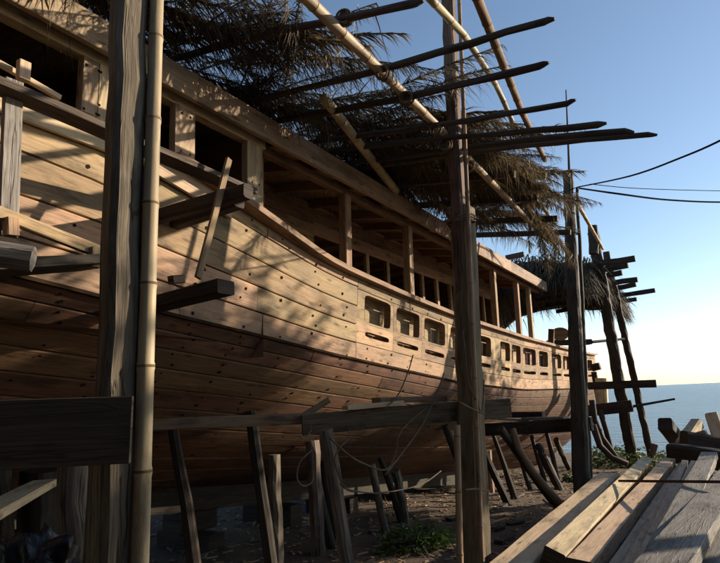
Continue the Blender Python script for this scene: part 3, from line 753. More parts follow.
# far thatched shade over the ship's end
shade = thing('thatched_shade', 'shaggy dark palm thatch canopy over the ship\'s far end', 'thatch roof', (-4, 18, 4.6))
mb = MB(); rt_ = random.Random(8)
def blade(mb, p, d, l, w, pid, droop):
    prev = Vector(p); wv = d.cross(Vector((0, 0, 1)))
    wv = wv.normalized() if wv.length > .05 else Vector((1, 0, 0))
    pw = w
    for k in range(3):
        d = (d+Vector((0, 0, -droop))).normalized(); q = prev+d*l/3; nw = w*(1-.3*(k+1))
        kx = len(mb.v); mb.v += [prev+wv*pw, prev-wv*pw, q-wv*nw, q+wv*nw]; mb.face((kx, kx+1, kx+2, kx+3), [(0, 0)]*4, pid); prev = q; pw = nw
def far_top(x, y):
    return 5.2+.22*math.sin((x+6.5)*.9)-.03*abs(y-18)+.12*noise.noise(Vector((x, y, 0)))-.5*max(0, -6.2-x)
for i in range(9000):
    x = rt_.uniform(-7.6, -2.2); y = rt_.uniform(14.6, 22.5)
    edge = rt_.random() < .5
    if edge:
        s = rt_.random()
        if s < .5: y = 14.6+rt_.uniform(0, .5)
        elif s < .8: x = -2.3-rt_.uniform(0, .4)
    a = rt_.uniform(0, 6.28)
    z = far_top(x, y)-rt_.uniform(0, .35)
    if edge: a = (rt_.gauss(-1.57, .7) if y < 15.2 else rt_.gauss(0, .7)); z -= rt_.uniform(0, .5)
    blade(mb, (x, y, z), Vector((math.cos(a), math.sin(a), -.1 if not edge else -.7)).normalized(), rt_.uniform(.4, .8), .02, rt_.random(), rt_.uniform(.15, .7))
child(mb, 'thatch', THATCH, shade)
mb = MB()
g = 14; xs_ = [-7.4+4.9*i/g for i in range(g+1)]; ysx = [14.9+7.2*i/g for i in range(g+1)]
sheet(mb, xs_, ysx, lambda y, x: Vector((x, y, far_top(x, y)-.22)))
sheet(mb, xs_, ysx, lambda y, x: Vector((x, y, far_top(x, y)-.52)))
for yq in (14.9, 22.1):
    for a, b in zip(xs_, xs_[1:]): mb.quad((a, yq, far_top(a, yq)-.22), (b, yq, far_top(b, yq)-.22), (b, yq, far_top(b, yq)-.62), (a, yq, far_top(a, yq)-.62))
for a, b in zip(ysx, ysx[1:]): mb.quad((-2.5, a, far_top(-2.5, a)-.22), (-2.5, b, far_top(-2.5, b)-.22), (-2.5, b, far_top(-2.5, b)-.52), (-2.5, a, far_top(-2.5, a)-.52))
child(mb, 'thatch_mat', THATCH, shade)
lbls = ['topmost', 'second from top', 'third from top', 'fourth from top', 'fifth from top', 'longest of all', 'lowest']
for (px, py), y, lb in zip([(635, 258), (628, 265), (622, 273), (637.6, 279), (636, 284.6), (655, 290.5), (637, 299)], (15.1, 15.8, 16.5, 17.6, 18.6, 19.6, 21.2), lbls):
    t = at(px, py, Y=y); mb = MB(); mb.beam((-4.5, y, t.z-.12+R.uniform(-.05, .05)), t, .16, .13, jit=.012)
    one(mb, 'wooden_spar', W_DARK, 'dark spar end poking from the right of the far thatch, '+lb, 'spar', 'spars of the far thatch')

# ------------------------------------------------------------------ horizontal scaffold timbers
UPZ = Vector((0, 0, 1))
XL = -1.95
mb = MB(); mb.beam(at(302, 425, D=4.6), at(509, 408, D=5.02), .09, .16, bow=.008, jit=.004); one(mb, 'ledger_beam', W_POST, 'long dark horizontal ledger beam fixed to the thick post in front of the hull', 'beam')
mb = MB(); mb.beam(at(120, 427, D=4.4), at(325, 417, D=4.74), .14, .085, jit=.005); one(mb, 'ledger_plank', W_HULL, 'pale weathered plank running from the nearest post to the dark ledger beam', 'plank')
mb = MB(); mb.beam(at(345, 408, D=4.72), at(400, 402.5, D=4.86), .2, .035); one(mb, 'loose_plank', W_FRESH, 'pale plank lying on the ledger beam, left of the darker pair', 'plank')
mb = MB(); mb.beam(at(376, 400.5, D=4.84), at(442, 398.5, D=5.06), .2, .05); one(mb, 'loose_plank', W_BROWN, 'brown plank overlapping the pale one on the ledger beam', 'plank')
mb = MB(); mb.beam(at(329, 400, D=4.95), at(298, 419, D=4.85), .05, .05); one(mb, 'timber_offcut', W_BROWN, 'small brown timber offcut leaning on the ledger beam where the pale plank ends', 'offcut')
# near dark board
mb = MB(); mb.beam(at(-70, 437, D=1.76), at(132, 429, D=1.88), .035, .215, jit=.0015); one(mb, 'scaffold_board', W_SPAR, 'broad shaded board with a knot fixed across the nearest post at left', 'board')
# far ledger and planks
mb = MB(); mb.beam(at(484, 430, Y=9.5), at(592, 424, Y=9.38), .13, .2); one(mb, 'ledger_beam', W_DARK, 'dark horizontal beam fixed low to the cable post', 'beam')
mb = MB(); mb.beam(at(484, 417.5, Y=9.3), at(526, 421, Y=9.75), .24, .045); one(mb, 'loose_plank', W_GREY, 'pale plank on the far ledger beam, nearest the ledger post', 'plank')
mb = MB(); mb.beam(at(524, 419, Y=9.6), at(566, 418, Y=9.5), .24, .045); one(mb, 'loose_plank', W_GREY, 'pale plank on the far ledger beam, nearest the cable post', 'plank')
mb = MB(); mb.beam(at(500, 415, Y=9.9), at(544, 414.5, Y=9.9), .25, .09); one(mb, 'loose_plank', W_DARK, 'dark plank lying behind the pale planks on the far ledger beam', 'plank')
# crossbeams by the sea
mb = MB(); mb.beam(at(588, 386, Y=15.9), at(656.5, 383.5, Y=15.9), .12, .19); one(mb, 'crossbeam', W_DARK, 'upper dark crossbeam on the leaning posts against the sea', 'beam')
mb = MB(); mb.beam(at(586, 411, Y=15.7), at(632.5, 406, Y=15.7), .16, .28); one(mb, 'crossbeam', W_DARK, 'lower thicker dark crossbeam on the leaning post against the sea', 'beam')
mb = MB(); mb.pole([at(630, 407, Y=15.8), at(675, 399, Y=16)], .035, .025); one(mb, 'wooden_pole', W_DARK, 'thin dark stick pointing right over the sea from the lower crossbeam', 'pole')
mb = MB(); mb.pole([at(592, 342, Y=16), at(624, 339, Y=17)], .04, .035); one(mb, 'wooden_pole', W_DARK, 'thin horizontal stick between the two leaning posts, high against the sky', 'pole')

# ------------------------------------------------------------------ left staging hung on the hull
XS = -2.72
mb = MB(); mb.beam(at(-12, 81, X=XS), at(250, 193, X=XS-.1), .13, .038, up=UPZ, jit=.003, taper=1.1); one(mb, 'guard_rail', W_SPAR, 'long brown sloping rail of the staging in front of the cabin openings', 'rail')
mb = MB(); mb.beam(at(-10, 58, X=-3.0), at(60, 98, X=-3.0), .03, .03); one(mb, 'timber_batten', W_FRESH, 'thin pale batten sloping behind the staging rail under the first cabin opening', 'batten')
mb = MB(); mb.beam(at(8, 236, X=XS-.05), at(13, 80, X=XS-.05), .03, .085, up=Vector((0, 1, 0)), jit=.003); one(mb, 'staging_upright', W_GREY, 'grey upright board of the staging at the far left', 'board')
mb = MB(); mb.beam(at(23, 80, X=XS-.2), at(24, 62, X=XS-.2), .04, .06, up=Vector((0, 1, 0))); one(mb, 'timber_stub', W_FRESH, 'small pale timber end above the staging rail at the far left', 'timber')
mb = MB(); mb.beam(at(-15, 207, X=XS), at(100, 252, X=XS), .04, .06, up=UPZ, jit=.003); one(mb, 'guard_rail', W_HULL, 'short reddish lower rail of the staging left of the nearest post', 'rail')
for px, py0, py1, mtx, lb in ((11, 218, 236, W_HULL, 'small block under the lower staging rail at the far left'), (94, 248, 268, W_HULL, 'small block under the lower staging rail beside the nearest post')):
    mb = MB(); mb.beam(at(px, py1, X=XS+.02), at(px, py0, X=XS+.02), .05, .055, up=Vector((0, 1, 0))); one(mb, 'timber_block', mtx, lb, 'timber block')
# outriggers: beams standing out from the hull
def outrigger(p_tip, X_tip, w, h, mt, label, length=1.0):
    t = at(*p_tip, X=X_tip); mb = MB()
    mb.beam(t, t+Vector((-length, .06*length, .0)), w, h, jit=.006, ch=.15); return one(mb, 'outrigger_beam', mt, label, 'beam')
outrigger((240, 200), -2.62, .10, .12, W_DARK, 'dark outrigger beam under the end of the long staging rail', .85)
mb = MB(); _t = at(248, 191, X=-2.42); mb.beam(at(140, 222, Y=_t.y), _t, .09, .10, jit=.006, ch=.2); one(mb, 'staging_plank', W_DARK, 'dark heavy timber lashed below the end of the long staging rail', 'timber')
mb = MB(); _t = at(226, 287, X=-2.4); mb.beam(at(120, 314, Y=_t.y), _t, .14, .085, jit=.004); one(mb, 'staging_plank', W_DARK, 'dark timber step jutting below the thin upright stick, right of the bamboo pole', 'timber')
mb = MB(); mb.beam(at(171, 280, X=-2.6), at(182, 279, X=-2.6), .05, .05); one(mb, 'timber_block', W_BROWN, 'tiny block on the dark timber step right of the bamboo pole', 'timber block')
mb = MB(); mb.beam(at(198, 278, X=-2.56), at(229, 159, X=-2.6), .022, .045, up=Vector((0, 1, 0)), jit=.001); one(mb, 'staging_upright', W_BROWN, 'thin upright stick between the dark timber step and the long staging rail', 'stick')
mb = MB(); mb.beam(at(-30, 250, X=-2.5), at(33, 259, X=-2.35), .1, .1, ch=.3, jit=.005); one(mb, 'staging_beam', W_GREY, 'weathered grey log end below the lower staging rail at the far left', 'log')
mb = MB(); mb.beam(at(-40, 270, X=-2.75), at(112, 262, X=-2.9), .5, .05, jit=.004); one(mb, 'staging_plank', W_DARK, 'dark platform plank of the staging behind the grey log end', 'plank')

# ------------------------------------------------------------------ shores under the hull
def shore(top, bot, X0, X1_, r, label, mt=W_ROUGH, mid=None, sq=True):
    a = at(*top, X=X0); b = at(*bot, X=X1_)
    b = ground_pt(a, b) if b.z > gz(b)-.1 else b
    mb = MB()
    if sq: mb.beam(b, a, r*1.7, r*2, up=Vector((0, 1, 0)), jit=.01, ch=.25, segs=9)
    else:
        if mid:
            c = at(*mid, X=(X0+X1_)/2)
            pts = [b*((1-t)**2)+c*(2*t*(1-t))+a*(t*t) for t in [i/9 for i in range(10)]]
        else: pts = [b, a]
        mb.pole(pts, r*1.1, r*.9, sides=9, wob=.02, jit=.15)
    return one(mb, 'hull_prop', mt, label, 'prop', 'props under the hull', smooth=not sq)
shore((275, 455), (276, 563), -4.1, -4.1, .065, 'straight upright prop under the hull, left of the leaning propped post with cords')
shore((326, 428), (347, 563), -2.6, -2.6, .055, 'leaning rough post under the ledger beam with cords hanging around it')
shore((372, 465), (391, 558), -3.7, -3.7, .05, 'leaning slim prop behind the cord hung post, its right edge sunlit', sq=False)
shore((396, 470), (413, 560), -4.0, -4.0, .06, 'short dark prop leaning under the hull just above the green plant')
shore((313, 440), (316, 520), -4.1, -4.1, .08, 'dark short prop in shadow behind the cord hung post')
shore((487, 450), (492, 510), -4.3, -4.3, .09, 'stout short prop beside the thick ledger post, under the far hull', mt=W_BROWN)
shore((500, 428), (552, 500), -2.6, -2.2, .06, 'dark slanting strut below the far ledger beam, left of the curved one', mt=W_DARK)
shore((513, 430), (556, 487), -2.5, -2.1, .05, 'curved pale edged strut sweeping below the far ledger beam', mt=W_BROWN, sq=False, mid=(520, 470))
shore((538, 445), (556, 482), -3.6, -3.2, .09, 'stubby dark prop behind the curved strut', mt=W_DARK)
shore((556, 440), (566, 462), -4.0, -4.0, .08, 'small distant prop under the hull\'s far end', mt=W_DARK)
def curved(pts, r, label, Y):
    P = [at(*p, Y=Y) for p in pts]; mb = MB(); mb.pole(P, r, r*.8, sides=8, jit=.1); return one(mb, 'curved_timber', W_DARK, label, 'timber', 'curved frame timbers', smooth=True)
curved([(592, 400), (595, 420), (602, 438), (617, 458)], .075, 'dark curved frame timber leaning left of the thick leaning post by the sea', 14.5)
curved([(593, 425), (600, 446), (612, 458), (628, 464)], .075, 'dark curved frame timber lying low left of the thick leaning post', 13.5)
curved([(600, 410), (606, 430), (611, 450)], .07, 'straight dark timber leaning behind the curved ones by the sea', 15.5)
# keel blocks and more props in the dark under the hull
for i in range(10):
    y = 2.2+i*1.55; zt = zkeel(y)-.27; z0_ = ground_z(XC, y)
    mb = MB(); n_ = max(1, int((zt-z0_)/.2)); hh = (zt-z0_+.05)/n_
    for k in range(n_):
        z = z0_-.05+hh*(k+.5)
        if k % 2 == 0: mb.beam((XC-.45, y, z), (XC+.45, y, z), .26, hh-.004)
        else: mb.beam((XC, y-.3, z), (XC, y+.3, z), .3, hh-.004)
    one(mb, 'keel_block', W_DARK, 'stack of dark timber blocks under the ship\'s keel', 'keel block', 'keel blocks')
rq = random.Random(77)
for i in range(22):
    y = 1.6+i*.72+rq.uniform(-.25, .25); f = rq.uniform(1.35, 1.8); p = hull(y, f)
    if i % 3 == 2: p = mirror(p)
    q_ = Vector((p.x+(.25 if i % 3 != 2 else -.25)+rq.uniform(-.1, .25), y+rq.uniform(-.35, .35), 0)); q_.z = gz(q_)-.1
    mb = MB(); mb.pole([q_, p-Vector((0, 0, .03))], rq.uniform(.05, .08), rq.uniform(.04, .06), sides=8, wob=.03, jit=.06)
    one(mb, 'hull_prop', W_DARK, 'dark round prop standing in the shadow under the hull', 'prop', 'round props in the dark under the hull')
# left foreground: curved pale log, grey board, small stump
mb = MB(); P = [at(78, 600, X=-2.5), at(76, 540, X=-2.5), at(72, 500, X=-2.5), at(74, 455, X=-2.5), at(75, 400, X=-2.5)]; P[0].z = -.1
mb.pole(P, .075, .06, sides=12, jit=.08); one(mb, 'bent_log', W_ROUGH, 'bent upright log with sunlit right edge below the broad shaded board', 'log', smooth=True)
mb = MB(); a = at(102, 460, X=-2.05); b = ground_pt(a, at(95, 563, X=-2.05)); mb.beam(b, a, .05, .075, up=Vector((0, 1, 0))); one(mb, 'staging_upright', W_ROUGH, 'narrow grey upright below the broad board, left of the nearest post', 'board')
mb = MB(); a = at(47, 470, X=-4.5); b = ground_pt(a, at(47, 563, X=-4.5)); mb.beam(b, a, .3, .3, up=Vector((0, 1, 0))); one(mb, 'hull_prop', W_DARK, 'wide dark prop in the shadow left of the bent log', 'prop', 'props under the hull')

# ------------------------------------------------------------------ timber seen beyond the hull
rp = random.Random(3)
def plank_pile(cx, cy, n, ln, label, tilt=0.):
    z0 = ground_z(cx, cy)
    for i in range(n):
        lay = i//4; x = cx+(i % 4)*.26-.4+rp.uniform(-.06, .06)
        a = Vector((x, cy-ln/2+rp.uniform(-.3, .3), z0+.09+lay*.12)); b = Vector((x+rp.uniform(-.15, .15)+tilt, cy+ln/2+rp.uniform(-.3, .3), z0+.09+lay*.12))
        mb = MB(); mb.beam(a, b, .2, .1, jit=.004); one(mb, 'stacked_plank', W_HULL, label, 'plank', 'planks stacked beyond the hull')
plank_pile(-8.9, 4.6, 16, 2.8, 'sunlit plank in the low stack seen under the hull at the far left')
plank_pile(-9.4, 9.2, 12, 3.0, 'sunlit plank in the heap seen under the hull right of the nearest bamboo pole')
mb = MB(); mb.beam(at(-30, 523, X=-3.0), at(45, 483, X=-4.2), .16, .05); one(mb, 'loose_plank', W_FRESH, 'pale plank lying flat at the left edge below the broad board', 'plank')
def dark_pile(cx, cy, n, ln, label, grp):
    z0 = ground_z(cx, cy)
    for i in range(n):
        lay = i//5; x = cx+(i % 5)*.3-.6+rp.uniform(-.08, .08); z = z0+.1+lay*.2
        mb = MB(); mb.beam((x, cy-ln/2+rp.uniform(-.5, .5), z), (x+rp.uniform(-.2, .2), cy+ln/2+rp.uniform(-.5, .5), z), .24, .18, jit=.006); one(mb, 'stacked_plank', W_BROWN, label, 'plank', grp)
dark_pile(-11.6, 6.5, 30, 5, 'brown timber in the tall shaded stack beyond the hull', 'tall stack beyond the hull')
dark_pile(-11.4, 13, 25, 5, 'brown timber in the farther shaded stack beyond the hull', 'farther stack beyond the hull')
# offcuts lying about
for i in range(26):
    x = rp.uniform(-4.2, -1.0); y = rp.uniform(5.5, 13); a = rp.uniform(0, 6.28); l = rp.uniform(.12, .55)
    p = Vector((x, y, 0)); p.z = gz(p)+.02; d = Vector((math.cos(a), math.sin(a), rp.uniform(-.05, .12)))
    mb = MB(); mb.beam(p-d*l/2, p+d*l/2, rp.uniform(.04, .12), rp.uniform(.025, .06), jit=.004); one(mb, 'timber_offcut', rp.choice([W_BROWN, W_HULL, W_GREY, W_DARK]), 'timber offcut lying on the dirt beside the ship', 'offcut', 'offcuts on the dirt')
# black plastic bag
c = at(36, 575, X=-2.3); mb = MB(); n_, m_ = 36, 56
b0 = len(mb.v)
for i in range(n_+1):
    th = math.pi*i/n_
    for j in range(m_):
        ph = 2*math.pi*j/m_; d = Vector((math.sin(th)*math.cos(ph), math.sin(th)*math.sin(ph), math.cos(th)))
        rr_ = .17*(1+.32*noise.noise(d*3.1)+.22*abs(noise.noise(d*6))-.12*abs(noise.noise(d*13)))
        mb.v.append(Vector((c.x, c.y, max(gz(c), c.z-.04)))+Vector((d.x*rr_, d.y*rr_, d.z*rr_*1.05)))
for i in range(n_):
    for j in range(m_):
        j2 = (j+1) % m_; mb.face((b0+i*m_+j, b0+(i+1)*m_+j, b0+(i+1)*m_+j2, b0+i*m_+j2), [(0, 0)]*4)
one(mb, 'plastic_bag', BAG, 'crumpled shiny black plastic bag in the shade at the lower left', 'bag', smooth=True)

# ------------------------------------------------------------------ sawn timber stack at right
ZT = .52
def timber(pa, pb, w, h, mt, label, z=ZT, roll=0., zb=None, ch=.05, jit=.0025, group='sawn timbers stacked in the foreground', shaded_end=False):
    a = at(*pa, Z=z); b = at(*pb, Z=zb if zb is not None else z)
    mb = MB(); mb.beam(a-Vector((0, 0, h/2)), b-Vector((0, 0, h/2)), w, h, jit=jit, ch=ch, twist=roll, segs=12)
    if shaded_end: mb.mi[-2] = 1  # near sawn end given dark wood to stand for its shade
    return one(mb, 'sawn_timber', [mt, W_DARK] if shaded_end else mt, label, 'timber', group)
timber((446, 620), (609, 473), .27, .16, W_FRESH, 'thick pale timber at the left edge of the foreground stack')
timber((551, 549), (646, 457), .15, .15, W_FRESH, 'pale timber with shade-darkened sawn end beside the thick leftmost one', z=.60, roll=-.38, shaded_end=True)
timber((578, 560), (669, 458), .17, .14, W_FRESH, 'stained pale timber with shade-darkened sawn end in the middle of the foreground stack', z=.55, roll=-.1, shaded_end=True)
timber((570, 640), (684, 462), .15, .12, W_FRESH, 'pale narrow timber right of the stained one with dark end', z=.46, roll=-.25)
timber((612, 620), (684, 460), .08, .16, W_FRESH, 'thin pale plank on edge in the middle of the foreground stack', z=.58, roll=-.2)
timber((600, 650), (690, 468), .14, .14, W_FRESH, 'pale timber half in shade beside the weathered grey boards', z=.44, roll=-.3)
timber((500, 640), (596, 498), .2, .12, W_HULL, 'brown timber under the thick pale leftmost one', z=.36)
timber((560, 640), (660, 475), .2, .12, W_HULL, 'lower brown timber showing below the dark sawn ends', z=.36)
timber((540, 640), (628, 480), .16, .13, W_FRESH, 'pale timber filling the gap right of the thick leftmost one', z=.45, roll=.1)
timber((590, 640), (678, 470), .11, .13, W_FRESH, 'narrow timber between the stained dark ended one and the half shaded one', z=.50, roll=-.2)
timber((628, 600), (694, 461), .10, .14, W_FRESH, 'thin pale plank beside the shadow gap left of the grey boards', z=.60, roll=-.12)
timber((622, 640), (700, 468), .18, .13, W_FRESH, 'pale timber just left of the weathered grey boards', z=.50, roll=-.15)
timber((655, 600), (694, 470), .2, .14, W_BROWN, 'dark timber in the shadow gap left of the grey boards', z=.34)
timber((664, 548), (709, 452), .20, .09, W_GREY, 'weathered grey board topmost at right, under the iron bar', z=.72, group='weathered boards at right')
timber((652, 575), (738, 462), .26, .08, W_GREY, 'wide weathered grey board nearest the camera at lower right', z=.78, zb=.66, group='weathered boards at right')
timber((720, 575), (760, 475), .25, .10, W_GREY, 'weathered grey board at the right edge below the others', z=.62, group='weathered boards at right')
timber((705, 640), (745, 470), .5, .3, W_DARK, 'dark heavy timber in shade beneath the grey boards', z=.5, group='weathered boards at right')
mb = MB(); mb.pole([at(619, 481, Z=.64), at(728, 482, Z=.80)], .014, .014, sides=8); one(mb, 'iron_bar', IRON, 'thin dark iron bar laid across the foreground timbers', 'bar')
# sleepers under the stack
for i, y in enumerate((3.4, 6.2, 8.2)):
    mb = MB(); mb.beam((-1.4, y, ground_z(0, y)+.12), (1.2, y, ground_z(0, y)+.12), .16, .22); one(mb, 'timber_bearer', W_DARK, 'dark bearer lying under the foreground timber stack', 'timber', 'bearers under the stack')
# log pile farther right
def log(pa, za, direction, ln, r, mt, label, D):
    a = at(*pa, D=D); b = a+Vector(direction).normalized()*ln; mb = MB(); mb.pole([a, b], r, r*.95, sides=10, jit=.08, wob=.02); return one(mb, 'cut_log', mt, label, 'log', 'cut logs heaped at right')
def blk(pa, pb, D0, D1, w, h, mt, label, **k):
    mb = MB(); mb.beam(at(*pa, D=D0), at(*pb, D=D1), w, h, jit=.008, ch=.14, **k); return one(mb, 'squared_log', mt, label, 'log', 'squared logs heaped at right')
blk((665, 424), (684, 450), 10.2, 11.2, .24, .24, W_DARK, 'dark squared log end leaning at the left of the log heap')
blk((697, 424), (682, 446), 10.6, 9.9, .2, .2, W_FRESH, 'pale sunlit squared log leaning in the middle of the log heap')
blk((712, 415), (722, 445), 10.8, 10.4, .2, .22, W_FRESH, 'pale upright squared log at the right edge of the log heap')
blk((700, 432), (712, 455), 9.8, 9.6, .22, .2, W_HULL, 'brown short squared log low between the two pale ones')
blk((684, 440), (740, 448), 9.7, 9.6, .3, .3, W_DARK, 'dark log lying along the bottom of the log heap')
blk((652, 455), (655, 444), 10.2, 10.2, .12, .1, W_BROWN, 'small stump of timber standing at the far end of the pale timbers')
blk((672, 452), (730, 462), 9.4, 8.6, .3, .3, W_DARK, 'dark log lowest of the heap just beyond the grey boards')
# unseen timber stack added at right to throw shade on the foreground
ro = random.Random(21)
for k in range(12):
    lay = k//4; x = 1.15+(k % 4)*.42+ro.uniform(-.05, .05)
    mb = MB(); mb.beam((x, 3.2+ro.uniform(-.4, .4), .16+lay*.3), (x+.9, 9.4+ro.uniform(-.5, .5), .02+lay*.3), .38, .28)
    one(mb, 'shade_stack_timber', W_BROWN, 'big brown timber in the unseen stack added for shade right of the grey boards', 'timber', 'timbers in the added shade stack')

# ------------------------------------------------------------------ plants and litter
def bush(name, c, rx, rz, n, ls, mt, label, cat, stems=6, seed=1):
    q = random.Random(seed); c = Vector(c)
    t = thing(name, label, cat, c)
    mb = MB()
    for i in range(stems):
        a = q.uniform(0, 6.28); tip = c+Vector((math.cos(a)*rx*.7, math.sin(a)*rx*.7, rz*q.uniform(.5, .95)))
        mb.pole([c, c.lerp(tip, .5)+Vector((0, 0, rz*.12)), tip], .008, .003, sides=5)
    child(mb, 'stem', STEM, t)
    mb = MB()
    for i in range(n):
        a = q.uniform(0, 6.28); r_ = rx*math.sqrt(q.random()); h = rz*q.uniform(.08, 1)*(1-.55*(r_/rx)**2)
        lump = .75+.5*noise.noise(Vector((math.cos(a)*2, math.sin(a)*2, h*4+seed)))
        p = c+Vector((math.cos(a)*r_*lump, math.sin(a)*r_*lump, h*lump))
        d = Vector((math.cos(a)+q.gauss(0, .6), math.sin(a)+q.gauss(0, .6), q.uniform(-.3, .7))).normalized(); l = ls*q.uniform(.6, 1.2)
        sd = d.cross(Vector((q.gauss(0, 1), q.gauss(0, 1), 1))).normalized()*l*.3
        k = len(mb.v); mb.v += [p, p+d*l*.45+sd, p+d*l, p+d*l*.45-sd]; mb.face((k, k+1, k+2, k+3), [(0, 0)]*4, q.random())
    child(mb, 'foliage', mt, t); return t
p = at(420, 563, X=-3.2); p.z = gz(p)-.02
bush('leafy_plant', p, .42, .36, 520, .09, LEAF, 'bright green leafy plant on the ground under the hull', 'plant', seed=2)
p = at(387, 572, X=-3.4); p.z = gz(p)-.02
bush('leafy_plant', p, .16, .16, 90, .06, LEAF, 'tiny green sprout left of the leafy plant under the hull', 'plant', seed=3)
p = at(652, 462, Y=15.3); p.z = gz(p)-.02
bush('shrub', p, .62, .95, 1500, .10, SHRUB, 'dense green shrub at the foot of the leaning posts by the sea', 'shrub', seed=4)
p = at(614, 455, Y=20.5); p.z = gz(p)-.02
bush('shrub', p, 1.0, .9, 1200, .12, SHRUB, 'low green shrub behind the curved timbers by the shore', 'shrub', seed=5)
for i, (px, py, y, rx, rz, lb) in enumerate([(572, 452, 15, .35, .3, 'small weed tuft near the cable post under the hull\'s end'), (690, 432, 27, 1.2, .5, 'low shore plants behind the log heap'), (665, 438, 24, .9, .5, 'low green plants on the shore between the posts and the logs'), (600, 470, 11.6, .3, .2, 'small green weed right of the cable post')]):
    p = at(px, py, Y=y); p.z = gz(p)-.02
    bush('weed', p, rx, rz, 350, .08, SHRUB, lb, 'plant', seed=10+i)
# grass and twigs
q = random.Random(9); mb = MB()
for i in range(5200):
    x = q.uniform(-6, -.9); y = q.uniform(4.5, 20)
    if noise.noise(Vector((x*.9, y*.9, 3))) < .02: continue
    p = Vector((x, y, 0)); p.z = gz(p)-.005; a = q.uniform(0, 6.28)
    blade(mb, p, Vector((math.cos(a)*.7, math.sin(a)*.7, 1)).normalized(), q.uniform(.05, .2), .004, q.random(), q.uniform(0, .5))
tag(mb.build('grass', GRASS), 'sparse dry grass on the dirt under and beside the ship', 'grass', kind='stuff')
mb = MB()
for i in range(4500):
    x = q.uniform(-7.5, 1.0); y = q.uniform(2.5, 19); p = Vector((x, y, 0)); p.z = gz(p)+.012; a = q.uniform(0, 6.28); l = q.uniform(.02, .12)*(2 if q.random() < .06 else 1)
    d = Vector((math.cos(a), math.sin(a), q.uniform(-.15, .25)))
    mb.beam(p-d*l/2, p+d*l/2, q.uniform(.008, .035), q.uniform(.006, .014), segs=1)
tag(mb.build('wood_chips', CHIP), 'wood chips and shavings littering the dirt', 'wood chips', kind='stuff')
mb = MB(); mb.pole([at(543, 500, X=-2), at(550, 505, X=-1.9), at(556, 509, X=-1.85)], .012, .01); one(mb, 'white_stick', ROPE, 'thin pale stick on the dirt left of the thick leftmost timber', 'stick')

# ------------------------------------------------------------------ cables and cords
def cable(pts, r, label, mt=WIRE, name='power_cable', cat='cable'):
    P = []
    for i in range(len(pts)-1):
        a, b = pts[i], pts[i+1]
        for k in range(6):
            t = k/6
            p0 = pts[max(0, i-1)]; p3 = pts[min(len(pts)-1, i+2)]
            P.append(.5*((2*a)+(b-p0)*t+(2*p0-5*a+4*b-p3)*t*t+(3*a-p0-3*b+p3)*t**3))
    P.append(pts[-1]); mb = MB(); mb.pole(P, r, r, sides=6); return one(mb, name, mt, label, cat, smooth=True)
cable([at(469, 208, X=-1.72), at(500, 206, X=-1.7), at(540, 198, X=-1.7), at(578, 187, X=-1.72)], .008, 'black cable sagging from the thick ledger post to the cable post')
cable([at(578, 187, X=-1.72), at(630, 176, Y=9.0), at(680, 158, Y=8.3), at(725, 138, Y=7.7), at(800, 95, Y=7)], .013, 'black cable rising to the right from the cable post')
cable([at(578, 188, X=-1.72), at(620, 194, Y=11), at(670, 200, Y=13), at(730, 202, Y=15), at(800, 198, Y=17)], .018, 'black cable sagging nearly level to the right from the cable post')
cable([at(590, 184, Y=15), at(640, 188.5, Y=17), at(730, 191, Y=20), at(800, 191, Y=22)], .010, 'thinnest pale grey cable running level above the sagging one')
def cord(pix, X, label, r=.006): return cable([at(px, py, X=X) for px, py in pix], r, label, ROPE, 'cord', 'cord')
cord([(309, 422), (311, 430), (305, 438), (300, 437)], -2.55, 'short pale cord end dangling from the ledger beam, left of the others')
cord([(312, 450), (300, 462), (297, 478), (303, 486), (312, 482), (313, 470)], -2.4, 'looped pale cord hanging under the ledger beam')
cord([(330, 438), (345, 452), (360, 462), (385, 470), (395, 455), (402, 430), (430, 405)], -2.1, 'long pale cord sagging beneath the ledger beam')
cord([(340, 484), (350, 490), (380, 493), (420, 485), (441, 471)], -2.5, 'thin cord draped between the shores below the hull')
cord([(349, 430), (349, 438), (340, 448), (335, 462), (345, 488), (358, 492)], -2.45, 'pale cord tied around the leaning post under the ledger beam')
cord([(444, 373), (436, 395), (425, 420), (412, 440), (385, 475)], -2.0, 'thin cord hanging down in front of the hull left of the thick post')
cord([(413, 355), (408, 372), (398, 395), (385, 408)], -2.3, 'thin cord drooping from the bulwark openings to the loose planks')
cord([(463, 330), (468, 380), (476, 400), (482, 412), (484, 380)], -1.66, 'thin cord tied around the thick post at the ledger beam')
cord([(465, 490), (476, 489), (489, 491)], -1.66, 'pale cord bound around the thick post below the ledger beam', .008)
cord([(459, 402), (470, 408), (484, 414)], -1.60, 'cord lashing crossing the ledger beam and its thick post', .008)

